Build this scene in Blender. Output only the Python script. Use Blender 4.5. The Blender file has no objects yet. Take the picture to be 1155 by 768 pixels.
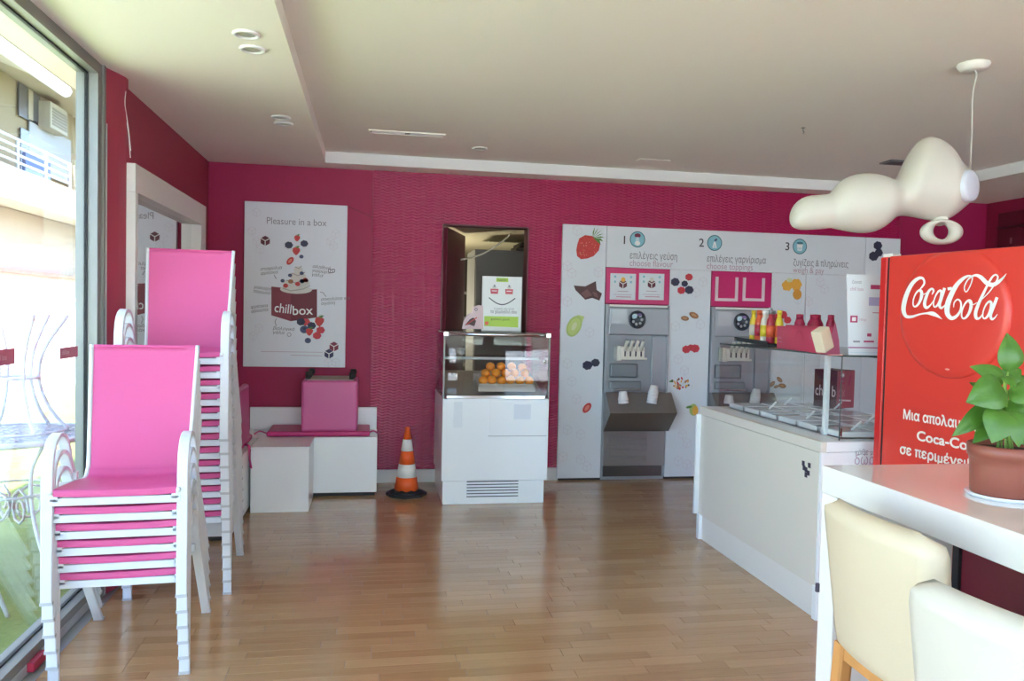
import bpy, bmesh, math, random
from mathutils import Vector, Matrix
random.seed(7)
C = bpy.context.scene.collection
PI = math.pi

# ------------------------------------------------------------------ camera
CAM = Vector((0, 0, 1.5)); FPX = 878.96
yaw, pit, rol = 0.178671331, 0.0362300186, 0.023091876
fw = Vector((math.sin(yaw)*math.cos(pit), math.cos(yaw)*math.cos(pit), -math.sin(pit)))
r0 = Vector((math.cos(yaw), -math.sin(yaw), 0)); u0 = r0.cross(fw)
rt = math.cos(rol)*r0 + math.sin(rol)*u0
up = -math.sin(rol)*r0 + math.cos(rol)*u0
cd = bpy.data.cameras.new('camera'); cam = bpy.data.objects.new('camera', cd); C.objects.link(cam)
m = Matrix((rt, up, -fw)).transposed().to_4x4(); m.translation = CAM
cam.matrix_world = m
cd.sensor_width = 36; cd.lens = FPX*36/1155; cd.clip_start = 0.05; cd.clip_end = 300
bpy.context.scene.camera = cam

# ------------------------------------------------------------------ world, sun, daylight, exposure
SUN_E, SUN_S, SKY_S, EXPO = 65, 9.0, 0.44, 1.82
w = bpy.data.worlds.new('world'); bpy.context.scene.world = w; w.use_nodes = True
nt = w.node_tree; bg = nt.nodes['Background']
sky = nt.nodes.new('ShaderNodeTexSky'); sky.sky_type = 'NISHITA'; sky.sun_disc = False
sky.sun_elevation = math.radians(SUN_E); sky.sun_rotation = math.radians(60); sky.air_density = 1.0; sky.dust_density = 1.2; sky.ozone_density = 1.0
tn = nt.nodes.new('ShaderNodeMix'); tn.data_type = 'RGBA'; tn.blend_type = 'MULTIPLY'; tn.inputs['Factor'].default_value = 1
tn.inputs['B'].default_value = (.91, .98, 1.07, 1); nt.links.new(sky.outputs[0], tn.inputs['A']); nt.links.new(tn.outputs['Result'], bg.inputs[0]); bg.inputs[1].default_value = SKY_S
sl = bpy.data.lights.new('sun', 'SUN'); sl.energy = SUN_S; sl.angle = math.radians(1); sl.color = (1, .96, .88)
so = bpy.data.objects.new('sun', sl); C.objects.link(so)
sd = Vector((-math.cos(math.radians(SUN_E))*0.86, math.cos(math.radians(SUN_E))*0.5, -math.sin(math.radians(SUN_E))))
so.rotation_euler = sd.to_track_quat('-Z', 'Y').to_euler(); so.location = (6, -4, 12)

def portal(loc, rot, sx, sy):
    l = bpy.data.lights.new('window_portal', 'AREA'); l.shape = 'RECTANGLE'; l.size = sx; l.size_y = sy
    l.cycles.is_portal = True
    o = bpy.data.objects.new('window_portal', l); C.objects.link(o); o.location = loc; o.rotation_euler = rot
portal((-1.5, .2, 1.35), (0, math.radians(-90), 0), 2.6, 8.0)
portal((2.3, -3.9, 1.35), (math.radians(90), 0, 0), 7.2, 2.6)
vs = bpy.context.scene.view_settings
vs.view_transform = 'Standard'; vs.look = 'None'; vs.gamma = 1; vs.use_curve_mapping = False; vs.exposure = EXPO
try:
    bpy.context.scene.cycles.max_bounces = 14; bpy.context.scene.cycles.diffuse_bounces = 8
    bpy.context.scene.cycles.transparent_max_bounces = 24
except Exception: pass

# ------------------------------------------------------------------ picture point -> point on a real plane
def ray(x, y): return rt*((x-577.5)/FPX) - up*((y-384)/FPX) + fw
def P_z(x, y, z): d = ray(x, y); return CAM + d*((z-1.5)/d.z)
def P_y(x, y, Y): d = ray(x, y); return CAM + d*(Y/d.y)
def P_x(x, y, X): d = ray(x, y); return CAM + d*(X/d.x)

# ------------------------------------------------------------------ materials
MATS = {}
def mat(name, col, rough=0.5, metal=0.0, spec=0.5, bump=0, bscale=60, var=0, vscale=8, coat=0, trans=0, emit=0, sss=0):
    if name in MATS: return MATS[name]
    m = bpy.data.materials.new(name); m.use_nodes = True; n = m.node_tree; b = n.nodes['Principled BSDF']
    b.inputs['Base Color'].default_value = (*col, 1); b.inputs['Roughness'].default_value = rough
    b.inputs['Metallic'].default_value = metal; b.inputs['Specular IOR Level'].default_value = spec
    b.inputs['Coat Weight'].default_value = coat; b.inputs['Coat Roughness'].default_value = .08
    if trans: b.inputs['Transmission Weight'].default_value = trans
    if sss:
        b.inputs['Subsurface Weight'].default_value = sss; b.inputs['Subsurface Radius'].default_value = (.05, .05, .05)
    if emit:
        b.inputs['Emission Color'].default_value = (*col, 1); b.inputs['Emission Strength'].default_value = emit
    if var:
        tc = n.nodes.new('ShaderNodeTexCoord'); t = n.nodes.new('ShaderNodeTexNoise'); t.inputs['Scale'].default_value = vscale
        t.inputs['Detail'].default_value = 5
        mx = n.nodes.new('ShaderNodeMix'); mx.data_type = 'RGBA'
        mx.inputs['A'].default_value = (*[c*(1-var) for c in col], 1); mx.inputs['B'].default_value = (*[min(1, c*(1+var)) for c in col], 1)
        n.links.new(tc.outputs['Object'], t.inputs['Vector']); n.links.new(t.outputs['Fac'], mx.inputs['Factor'])
        n.links.new(mx.outputs['Result'], b.inputs['Base Color'])
    if bump:
        tc = n.nodes.new('ShaderNodeTexCoord'); t = n.nodes.new('ShaderNodeTexNoise'); t.inputs['Scale'].default_value = bscale
        bp = n.nodes.new('ShaderNodeBump'); bp.inputs['Strength'].default_value = bump; bp.inputs['Distance'].default_value = .004
        n.links.new(tc.outputs['Object'], t.inputs['Vector']); n.links.new(t.outputs['Fac'], bp.inputs['Height'])
        n.links.new(bp.outputs['Normal'], b.inputs['Normal'])
    MATS[name] = m; return m

def glass_mat(name, tint=(.96, .98, .97), refl=1.0):
    m = bpy.data.materials.new(name); m.use_nodes = True; n = m.node_tree; n.nodes.clear()
    o = n.nodes.new('ShaderNodeOutputMaterial'); t = n.nodes.new('ShaderNodeBsdfTransparent'); t.inputs[0].default_value = (*tint, 1)
    g = n.nodes.new('ShaderNodeBsdfGlossy'); g.inputs['Roughness'].default_value = .02; g.inputs[0].default_value = (refl, refl, refl, 1)
    lw = n.nodes.new('ShaderNodeLayerWeight'); lw.inputs[0].default_value = .5      # facing = 1 - |cos|, the same from both sides
    pw = n.nodes.new('ShaderNodeMath'); pw.operation = 'POWER'; pw.inputs[1].default_value = 5
    f = n.nodes.new('ShaderNodeMath'); f.operation = 'MULTIPLY_ADD'; f.inputs[1].default_value = .95; f.inputs[2].default_value = .04
    n.links.new(lw.outputs['Facing'], pw.inputs[0]); n.links.new(pw.outputs[0], f.inputs[0])
    mx = n.nodes.new('ShaderNodeMixShader'); n.links.new(f.outputs[0], mx.inputs[0]); n.links.new(t.outputs[0], mx.inputs[1]); n.links.new(g.outputs[0], mx.inputs[2])
    n.links.new(mx.outputs[0], o.inputs[0]); MATS[name] = m; return m

def wood_mat(name, mode, c0=(.33, .175, .075), c1=(.60, .385, .19)):
    m = bpy.data.materials.new(name); m.use_nodes = True; n = m.node_tree; b = n.nodes['Principled BSDF']
    b.inputs['Roughness'].default_value = .2; b.inputs['Specular IOR Level'].default_value = .7; b.inputs['Coat Weight'].default_value = .35; b.inputs['Coat Roughness'].default_value = .12
    L = n.links.new
    if mode == 'object':
        s = n.nodes.new('ShaderNodeObjectInfo').outputs['Random']
    else:
        a = n.nodes.new('ShaderNodeAttribute'); a.attribute_name = 'tint'; s = a.outputs['Fac']
    tc = n.nodes.new('ShaderNodeTexCoord'); mp = n.nodes.new('ShaderNodeMapping'); mp.inputs['Scale'].default_value = (2.2, 45, 10)
    geo = n.nodes.new('ShaderNodeNewGeometry')
    L(geo.outputs['Position'], mp.inputs['Vector'])
    t = n.nodes.new('ShaderNodeTexNoise'); t.inputs['Scale'].default_value = 1.5; t.inputs['Detail'].default_value = 6; L(mp.outputs[0], t.inputs['Vector'])
    ad = n.nodes.new('ShaderNodeMath'); ad.operation = 'MULTIPLY_ADD'; ad.inputs[1].default_value = .42
    L(s, ad.inputs[0])
    m2 = n.nodes.new('ShaderNodeMath'); m2.operation = 'MULTIPLY'; m2.inputs[1].default_value = .45; L(t.outputs['Fac'], m2.inputs[0]); L(m2.outputs[0], ad.inputs[2])
    mx = n.nodes.new('ShaderNodeMix'); mx.data_type = 'RGBA'; mx.inputs['A'].default_value = (*c0, 1); mx.inputs['B'].default_value = (*c1, 1)
    L(ad.outputs[0], mx.inputs['Factor']); L(mx.outputs['Result'], b.inputs['Base Color'])
    ns = n.nodes.new('ShaderNodeTexNoise'); ns.inputs['Scale'].default_value = 1.1; ns.inputs['Detail'].default_value = 3
    L(geo.outputs['Position'], ns.inputs['Vector'])
    mr = n.nodes.new('ShaderNodeMapRange'); mr.inputs['To Min'].default_value = .13; mr.inputs['To Max'].default_value = .27
    L(ns.outputs['Fac'], mr.inputs['Value']); L(mr.outputs[0], b.inputs['Roughness'])
    MATS[name] = m; return m

def grass_mat():
    m = bpy.data.materials.new('lawn'); m.use_nodes = True; n = m.node_tree; b = n.nodes['Principled BSDF']; b.inputs['Roughness'].default_value = .9
    g = n.nodes.new('ShaderNodeNewGeometry'); t = n.nodes.new('ShaderNodeTexNoise'); t.inputs['Scale'].default_value = 40; t.inputs['Detail'].default_value = 8
    t2 = n.nodes.new('ShaderNodeTexNoise'); t2.inputs['Scale'].default_value = 2
    mx = n.nodes.new('ShaderNodeMix'); mx.data_type = 'RGBA'; mx.inputs['A'].default_value = (.07, .13, .02, 1); mx.inputs['B'].default_value = (.24, .33, .08, 1)
    ad = n.nodes.new('ShaderNodeMath'); ad.operation = 'ADD'; sb = n.nodes.new('ShaderNodeMath'); sb.operation = 'SUBTRACT'; sb.inputs[1].default_value = .5
    n.links.new(g.outputs['Position'], t.inputs['Vector']); n.links.new(g.outputs['Position'], t2.inputs['Vector'])
    n.links.new(t.outputs['Fac'], ad.inputs[0]); n.links.new(t2.outputs['Fac'], ad.inputs[1]); n.links.new(ad.outputs[0], sb.inputs[0])
    n.links.new(sb.outputs[0], mx.inputs['Factor']); n.links.new(mx.outputs['Result'], b.inputs['Base Color'])
    MATS['lawn'] = m; return m

M_CEIL = mat('ceiling_paint', (.89, .87, .79), .85, bump=.08, bscale=30, var=.02, vscale=1.5)
M_TRIMW = mat('white_trim', (.80, .80, .80), .45)
M_MAG = mat('magenta_paint', (.36, .006, .075), .55, bump=.15, bscale=90, var=.05, vscale=2)
M_WAVE = mat('wave_magenta', (.40, .008, .084), .27)
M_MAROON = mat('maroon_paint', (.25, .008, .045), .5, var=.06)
M_ALU = mat('grey_aluminium', (.25, .25, .235), .42, metal=.35, spec=.5)
M_ALUL = mat('light_aluminium', (.45, .45, .46), .4, metal=.2)
M_THRESH = mat('grey_threshold', (.28, .27, .25), .5, var=.08, vscale=20)
M_BLACK = mat('black_rubber', (.02, .02, .022), .6)
M_WHITE = mat('white_laminate', (.84, .88, .91), .28, coat=.2)
M_WHITE2 = mat('white_panel', (.76, .76, .74), .35)
M_FRAME = mat('white_powder_coat', (.69, .73, .78), .32, coat=.15)
M_SLING = mat('pink_sling', (.67, .09, .285), .42, bump=.25, bscale=700)
M_PINK = mat('pink_vinyl', (.62, .11, .32), .36, bump=.1, bscale=200)
M_PINKD = mat('deep_pink_vinyl', (.56, .03, .19), .4, bump=.1, bscale=200)
M_PBOARD = mat('printed_board', (.73, .79, .87), .42, var=.015)
M_PMAG = mat('magenta_plastic', (.60, .015, .16), .3)
M_STEEL = mat('brushed_steel', (.34, .38, .42), .38, metal=.55, bump=.05, bscale=300)
M_STEELD = mat('steel_lower', (.30, .29, .29), .34, metal=.75)
M_CHROME = mat('chrome', (.75, .77, .78), .14, metal=1)
M_GLASS = glass_mat('window_glass', (.975, .985, .98))
M_CASEG = glass_mat('case_glass', (.95, .96, .955), .7)
M_GEDGE = mat('dark_glass_edge', (.05, .08, .08), .2)
M_MIRROR = mat('mirror_silver', (.85, .87, .87), .02, metal=1)
M_RED = mat('fridge_red', (.66, .045, .032), .36, coat=.15)
M_REDD = mat('fridge_red_edge', (.55, .02, .02), .3)
M_LOGO = mat('logo_white', (.80, .74, .68), .5)
M_CREAM = mat('cream_leatherette', (.66, .57, .43), .42, bump=.12, bscale=160, var=.02)
M_CREAM2 = mat('pale_leatherette', (.60, .57, .52), .42, bump=.12, bscale=160, var=.02)
M_BEECH = mat('beech_wood', (.62, .30, .10), .4, var=.12, vscale=14)
M_TABLE = mat('gloss_table_white', (.80, .79, .77), .07, spec=.9, coat=.7)
M_TABLE.node_tree.nodes['Principled BSDF'].inputs['Coat Roughness'].default_value = .02
M_TABLE.node_tree.nodes['Principled BSDF'].inputs['Roughness'].default_value = .05
M_TABLEE = mat('table_edge_white', (.80, .79, .77), .3)
M_SHADE = mat('polyethylene_shade', (.58, .56, .51), .42, sss=.35)
M_SHADEW = mat('white_cap', (.60, .65, .75), .3)
M_POT = mat('terracotta_plastic', (.24, .065, .045), .38)
M_SOIL = mat('soil', (.035, .022, .015), .95, bump=.8, bscale=60)
M_LEAF = mat('basil_leaf', (.055, .15, .014), .36, var=.25, vscale=25, bump=.2, bscale=50)
M_STEM = mat('basil_stem', (.20, .34, .06), .5)
M_ORANGE = mat('cone_orange', (.85, .12, .02), .45)
M_CWHITE = mat('cone_white', (.80, .80, .78), .5)
M_FRUIT = mat('orange_peel', (.90, .30, .02), .42, bump=.3, bscale=250, var=.08, vscale=20)
M_LINE = mat('joint_line', (.38, .39, .42), .6)
M_GREY = mat('grey_cabinet', (.17, .175, .17), .5)
M_WTEXT = mat('print_white', (.85, .85, .87), .5)
M_DTEXT = mat('print_dark', (.06, .05, .08), .6)
M_GTEXT = mat('print_grey', (.28, .29, .34), .6)
M_PTEXT = mat('print_lilac', (.50, .36, .46), .6)
M_MTEXT = mat('print_magenta', (.45, .05, .16), .6)
M_PALE = mat('print_pale_pink', (.64, .60, .68), .6)
M_CYAN = mat('print_cyan', (.25, .55, .68), .5)
M_LBLUE = mat('print_light_blue', (.55, .72, .82), .5)
M_LIME = mat('print_lime', (.45, .68, .10), .5)
M_BOX = mat('print_maroon', (.17, .02, .04), .5)
M_BOX2 = mat('print_maroon_light', (.24, .035, .06), .5)
M_SBERRY = mat('print_strawberry', (.58, .05, .05), .5, var=.3, vscale=40)
M_SBERRY2 = mat('print_strawberry_light', (.75, .25, .20), .5)
M_BLACKB = mat('print_blackberry', (.04, .04, .09), .5, var=.4, vscale=60)
M_BLUEB = mat('print_blueberry', (.07, .09, .20), .5)
M_CHOC = mat('print_chocolate', (.10, .045, .05), .5, var=.3, vscale=30)
M_NUT = mat('print_nut', (.35, .16, .08), .5, var=.4, vscale=60)
M_GREEN = mat('print_green', (.10, .25, .05), .5)
M_KIWI = mat('print_kiwi', (.42, .55, .18), .5)
M_KIWI2 = mat('print_kiwi_light', (.66, .72, .45), .5)
M_MANGO = mat('print_mango', (.80, .42, .06), .5)
M_CREAMP = mat('print_cream', (.66, .66, .63), .5)
M_YEL = mat('bottle_yellow', (.80, .62, .05), .3)
M_ORR = mat('bottle_red', (.75, .12, .05), .3)
M_DKR = mat('bottle_crimson', (.45, .03, .07), .3)
M_DISP = mat('dispenser_cream', (.78, .77, .70), .4)
M_WOODP = wood_mat('oak_strip', 'object'); M_WOODS = wood_mat('oak_strip_far', 'attr')
M_LAWN = grass_mat()
M_FACADE = mat('sunlit_render', (.30, .25, .14), .9, var=.08, vscale=.6, bump=.2, bscale=10)
M_FACADE2 = mat('pale_render', (.42, .36, .28), .9, var=.05, vscale=.8)
M_SLAB = mat('balcony_render', (.42, .37, .28), .9, var=.1, vscale=3)
M_PAVE = mat('pale_paving', (.70, .72, .72), .9, var=.08, vscale=2)
M_IRON = mat('white_iron', (.60, .63, .66), .4)
M_DARKW = mat('dark_window', (.06, .07, .08), .2)
M_BLUE = mat('blue_cloth', (.12, .2, .4), .8)
M_TAG = mat('dusty_rose_sticker', (.50, .11, .17), .5)

# ------------------------------------------------------------------ mesh builder
def ancestors_loc(p):
    v = Vector((0, 0, 0))
    while p: v += p.location; p = p.parent
    return v
class MB:
    def __init__(s): s.v = []; s.f = []; s.m = []; s.mats = []; s.T = None; s.sm = []
    def mi(s, m):
        if m is None: return 0
        if m not in s.mats: s.mats.append(m)
        return s.mats.index(m)
    def add(s, vs, fs, m=None, smooth=False):
        b = len(s.v)
        for p in vs:
            p = Vector(p)
            s.v.append(tuple(s.T @ p) if s.T else tuple(p))
        k = s.mi(m)
        for f in fs: s.f.append([i+b for i in f]); s.m.append(k); s.sm.append(smooth)
        return s
    def box(s, x0, x1, y0, y1, z0, z1, m=None):
        vs = [(x0,y0,z0),(x1,y0,z0),(x1,y1,z0),(x0,y1,z0),(x0,y0,z1),(x1,y0,z1),(x1,y1,z1),(x0,y1,z1)]
        return s.add(vs, [(0,3,2,1),(4,5,6,7),(0,1,5,4),(1,2,6,5),(2,3,7,6),(3,0,4,7)], m)
    def prism(s, pts, a, b, m=None, axis='y', smooth=False):
        n = len(pts)
        def q(p, t): return (p[0], t, p[1]) if axis == 'y' else ((t, p[0], p[1]) if axis == 'x' else (p[0], p[1], t))
        vs = [q(p, a) for p in pts] + [q(p, b) for p in pts]
        fs = [tuple(range(n)), tuple(range(2*n-1, n-1, -1))] + [(i, (i+1) % n, n+(i+1) % n, n+i) for i in range(n)]
        return s.add(vs, fs, m, smooth)
    def tube(s, path, r, n=8, m=None, caps=True, flat=None, side=None):
        """sweep along a path; r is a number or list; flat=(half width along side, half depth) makes a flat bar"""
        path = [Vector(p) for p in path]; N = len(path); vs = []; fs = []
        prev = None
        for i, p in enumerate(path):
            t = (path[min(i+1, N-1)] - path[max(i-1, 0)]).normalized()
            if side is not None: a = Vector(side)
            else:
                if prev is None:
                    a = t.cross(Vector((0, 0, 1)))
                    if a.length < .1: a = t.cross(Vector((1, 0, 0)))
                else: a = prev - t*prev.dot(t)
            a.normalize(); prev = a
            b = t.cross(a).normalized()
            rr = r[i] if isinstance(r, (list, tuple)) else r
            for k in range(n):
                if flat:
                    q = [(1, .6), (.6, 1), (-.6, 1), (-1, .6), (-1, -.6), (-.6, -1), (.6, -1), (1, -.6)][k]
                    q = (q[0] if abs(q[0]) == 1 else q[0]*1.4, q[1] if abs(q[1]) == 1 else q[1])
                    vs.append(p + a*q[0]*flat[0] + b*q[1]*flat[1])
                else:
                    th = 2*PI*k/n; vs.append(p + a*math.cos(th)*rr + b*math.sin(th)*rr)
        for i in range(N-1):
            for k in range(n): fs.append((i*n+k, i*n+(k+1) % n, (i+1)*n+(k+1) % n, (i+1)*n+k))
        if caps: fs.append(tuple(range(n-1, -1, -1))); fs.append(tuple((N-1)*n+k for k in range(n)))
        return s.add(vs, fs, m, flat is None)
    def lathe(s, prof, n=24, c=(0, 0, 0), m=None, axis=None, smooth=True):
        """prof: (radius, height) list; axis: unit vector"""
        ax = Vector(axis or (0, 0, 1)); q = ax.to_track_quat('Z', 'Y'); c = Vector(c); vs = []; fs = []
        for (r, h) in prof:
            for k in range(n):
                th = 2*PI*k/n; vs.append(c + q @ Vector((r*math.cos(th), r*math.sin(th), h)))
        for i in range(len(prof)-1):
            for k in range(n): fs.append((i*n+k, i*n+(k+1) % n, (i+1)*n+(k+1) % n, (i+1)*n+k))
        if prof[0][0] > 1e-5: fs.append(tuple(range(n-1, -1, -1)))
        if prof[-1][0] > 1e-5: fs.append(tuple((len(prof)-1)*n+k for k in range(n)))
        return s.add(vs, fs, m, smooth)
    def sphere(s, c, r, n=14, m=None, sq=(1, 1, 1)):
        c = Vector(c); k = n//2; vs = []; fs = []
        for i in range(k+1):
            ph = PI*i/k
            for j in range(n):
                th = 2*PI*j/n; vs.append(c + Vector((r*sq[0]*math.sin(ph)*math.cos(th), r*sq[1]*math.sin(ph)*math.sin(th), r*sq[2]*math.cos(ph))))
        for i in range(k):
            for j in range(n): fs.append((i*n+j, (i+1)*n+j, (i+1)*n+(j+1) % n, i*n+(j+1) % n))
        return s.add(vs, fs, m, True)
    def build(s, name, m=None, parent=None, world=True, bevel=0, seg=2, loc=None, weld=False):
        off = ancestors_loc(parent) if (world and parent) else Vector((0, 0, 0))
        if loc is not None: off = off + (Vector(loc) - off)
        me = bpy.data.meshes.new(name); me.from_pydata([tuple(Vector(p)-off) for p in s.v], [], s.f)
        ms = s.mats if s.mats else []
        if not ms: ms = [m]
        elif m is not None and None in ms: pass
        for q in ms: me.materials.append(q)
        me.polygons.foreach_set('material_index', s.m); me.polygons.foreach_set('use_smooth', s.sm)
        me.update()
        bm = bmesh.new(); bm.from_mesh(me)
        bmesh.ops.remove_doubles(bm, verts=bm.verts, dist=1e-6)
        if bevel:
            bmesh.ops.bevel(bm, geom=[e for e in bm.edges if len(e.link_faces) == 2 and e.calc_face_angle(0) > .6], offset=bevel, segments=seg, affect='EDGES', profile=.5)
            for f in bm.faces: f.smooth = f.smooth
        bmesh.ops.recalc_face_normals(bm, faces=bm.faces)
        bm.to_mesh(me); bm.free()
        o = bpy.data.objects.new(name, me); C.objects.link(o); o.parent = parent
        if loc is not None and parent is None: o.location = loc
        return o
def bxo(name, m, parent, x0, x1, y0, y1, z0, z1, bevel=0, **k): return MB().box(x0, x1, y0, y1, z0, z1).build(name, m, parent, bevel=bevel, **k)
def thing(name, label, cat, loc=(0, 0, 0), group=None):
    o = bpy.data.objects.new(name, None); C.objects.link(o); o.location = loc; o.empty_display_size = .1
    o['label'] = label; o['category'] = cat
    if group: o['group'] = group
    return o
def tag(o, label, cat, group=None):
    o['label'] = label; o['category'] = cat
    if group: o['group'] = group
    return o
def struct(o): o['kind'] = 'structure'; return o
def copy_tree(o, parent=None):
    c = o.copy(); C.objects.link(c); c.parent = parent
    for ch in list(o.children): copy_tree(ch, c)
    return c
def text(body, size, loc, m, parent, ang=0, align='LEFT', name='lettering', xs=1.0, bold=0, tilt=0, flat=False, shear=0, spacing=1.0, fit=None):
    """lettering as a filled mesh; every outline is filled with its own holes so that overlapping outlines stay solid"""
    cu = bpy.data.curves.new('t', 'FONT'); cu.body = body; cu.size = size; cu.align_x = align; cu.shear = shear; cu.space_line = spacing
    t = bpy.data.objects.new('t', cu); C.objects.link(t)
    crv = t.to_curve(bpy.context.evaluated_depsgraph_get())
    loops = []
    for sp_ in crv.splines:
        pts = []
        if sp_.type == 'BEZIER':
            B = sp_.bezier_points; n = len(B)
            for i in range(n):
                a, b = B[i], B[(i+1) % n]
                lin = (a.handle_right-a.co).length < 1e-6 and (b.handle_left-b.co).length < 1e-6
                k = 1 if lin else 4
                for q in range(k):
                    u = q/k; v = 1-u; pts.append(a.co*v**3+a.handle_right*3*v*v*u+b.handle_left*3*v*u*u+b.co*u**3)
        else: pts = [Vector(p.co[:3]) for p in sp_.points]
        cl_ = []
        for p in pts:
            if not cl_ or (p-cl_[-1]).length > size*.002: cl_.append(p)
        if len(cl_) > 2 and (cl_[0]-cl_[-1]).length < size*.002: cl_.pop()
        if len(cl_) > 2: loops.append(cl_)
    t.to_curve_clear(); bpy.data.objects.remove(t)
    def area(L): return sum(L[i].x*L[(i+1) % len(L)].y-L[(i+1) % len(L)].x*L[i].y for i in range(len(L)))/2
    A = [area(L) for L in loops]; sg = -1 if sum(1 if a > 0 else -1 for a in A if abs(a) > 0)*0 + (max(A, key=abs) if A else 1) < 0 else 1
    if bold:
        new = []
        def inside(p, L):
            c = False
            for i in range(len(L)):
                a, b = L[i], L[i-1]
                if (a.y > p.y) != (b.y > p.y) and p.x < (b.x-a.x)*(p.y-a.y)/(b.y-a.y)+a.x: c = not c
            return c
        for kk, L in enumerate(loops):
            hole = any(A[j]*A[kk] < 0 and abs(A[j]) > abs(A[kk]) and all(inside(p, loops[j]) for p in L[::3]) for j in range(len(loops)) if j != kk)
            n = len(L); q = []; sgl = (1 if A[kk] > 0 else -1)*(-1 if hole else 1)
            for i in range(n):
                e = L[(i+1) % n]-L[i-1]; e.normalize() if e.length else None
                q.append(L[i]+Vector((e.y, -e.x, 0))*bold*sgl)
            new.append(q)
        loops = new
    from mathutils.geometry import delaunay_2d_cdt
    P2, E2 = [], []
    for L in loops:
        b = len(P2); P2 += [Vector((p.x, p.y)) for p in L]; E2 += [(b+i, b+(i+1) % len(L)) for i in range(len(L))]
    vs, fs = [], []
    if P2:
        ov, oe, of, *_r = delaunay_2d_cdt(P2, E2, [], 0, 1e-7)
        def wind(x, y):
            w_ = 0
            for L in loops:
                for i in range(len(L)):
                    a, b = L[i-1], L[i]
                    if (a.y <= y) != (b.y <= y):
                        cr = (b.x-a.x)*(y-a.y)-(x-a.x)*(b.y-a.y)
                        if a.y <= y and cr > 0: w_ += 1
                        elif a.y > y and cr < 0: w_ -= 1
            return w_
        fs = [f for f in of if wind(sum(ov[k].x for k in f)/3, sum(ov[k].y for k in f)/3) != 0]
        vs = [Vector((p.x, p.y, 0)) for p in ov]
    if fit and vs:
        x1_ = max(v.x for v in vs); x0_ = min(v.x for v in vs); xs = fit/max(1e-6, x1_-x0_)
    me = bpy.data.meshes.new(name); me.from_pydata(vs, [], fs); me.materials.append(m)
    R = Matrix.Rotation(ang, 4, 'Z') @ (Matrix.Identity(4) if flat else Matrix.Rotation(PI/2, 4, 'X')) @ Matrix.Rotation(tilt, 4, 'Z') @ Matrix.Diagonal((xs, 1, 1, 1))
    me.transform(Matrix.Translation(Vector(loc)-ancestors_loc(parent)) @ R)
    o = bpy.data.objects.new(name, me); C.objects.link(o); o.parent = parent
    return o
class Face:
    """a flat vertical face: origin o, heading angle a; flat print is laid on it in thin layers"""
    def __init__(s, o, a=0): s.o = Vector(o); s.a = a; s.u = Vector((math.cos(a), math.sin(a), 0)); s.n = Vector((math.sin(a), -math.cos(a), 0))
    def p(s, u, z, k=1): return s.o + s.u*u + Vector((0, 0, z)) + s.n*(.0012*k)
    def px(s, x, y):
        d = ray(x, y); t = (s.o-CAM).dot(s.n)/d.dot(s.n); q = CAM + d*t - s.o; return q.dot(s.u), q.z
    def poly(s, mb, pts, m, k=1): mb.add([s.p(u, z, k) for u, z in pts], [tuple(range(len(pts)))], m)
    def ell(s, mb, c, rx, rz, m, k=1, rot=0, n=16, lump=0):
        pts = []
        for i in range(n):
            t = 2*PI*i/n; q = 1+lump*math.sin(i*2.3+c[0]*50)
            a, b = rx*q*math.cos(t), rz*q*math.sin(t); pts.append((c[0]+a*math.cos(rot)-b*math.sin(rot), c[1]+a*math.sin(rot)+b*math.cos(rot)))
        s.poly(mb, pts, m, k)
    def stroke(s, mb, pts, w, m, k=1):
        """ribbon; w number or list"""
        N = len(pts); L = []; R = []
        for i, p in enumerate(pts):
            a = pts[max(i-1, 0)]; b = pts[min(i+1, N-1)]; dx, dz = b[0]-a[0], b[1]-a[1]; l = math.hypot(dx, dz) or 1
            ww = (w[i] if isinstance(w, (list, tuple)) else w)/2
            L.append((p[0]-dz/l*ww, p[1]+dx/l*ww)); R.append((p[0]+dz/l*ww, p[1]-dx/l*ww))
        vs = [s.p(*q, k) for q in L] + [s.p(*q, k) for q in R]
        mb.add(vs, [(i, i+1, N+i+1, N+i) for i in range(N-1)], m)
    def hexa(s, mb, c, r, m=None, k=1):
        """outline of a cube seen from its corner"""
        m = m or M_PALE
        h = [(c[0]+r*math.cos(PI/2+i*PI/3), c[1]+r*math.sin(PI/2+i*PI/3)) for i in range(6)]
        s.stroke(mb, h+[h[0]], r*.07, m, k)
        for i in (1, 3, 5): s.stroke(mb, [c, h[i]], r*.07, m, k)
    def cube(s, mb, c, r, m, line, k=1):
        h = [(c[0]+r*math.cos(PI/2+i*PI/3), c[1]+r*math.sin(PI/2+i*PI/3)) for i in range(6)]
        s.poly(mb, h, m, k)
        for i in (1, 3, 5): s.stroke(mb, [c, h[i]], r*.16, line, k+1)
    def text(s, body, size, u, z, m, parent, k=1.5, **kw): return text(body, size, s.p(u, z, k), m, parent, ang=s.a, **kw)
def smooth_path(pts, n=6):
    P = [Vector(p) for p in pts]; out = []
    for i in range(len(P)-1):
        a = P[max(i-1, 0)]; b = P[i]; c = P[i+1]; d = P[min(i+2, len(P)-1)]
        for k in range(n):
            t = k/n; out.append(.5*((2*b)+(c-a)*t+(2*a-5*b+4*c-d)*t*t+(3*b-a-3*c+d)*t*t*t))
    out.append(P[-1]); return out

# ================================================================== SETTING
WX, WB, RX, ZL, ZH, YF = -1.34, 6.8, 5.97, 2.68, 2.77, -3.8
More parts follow.
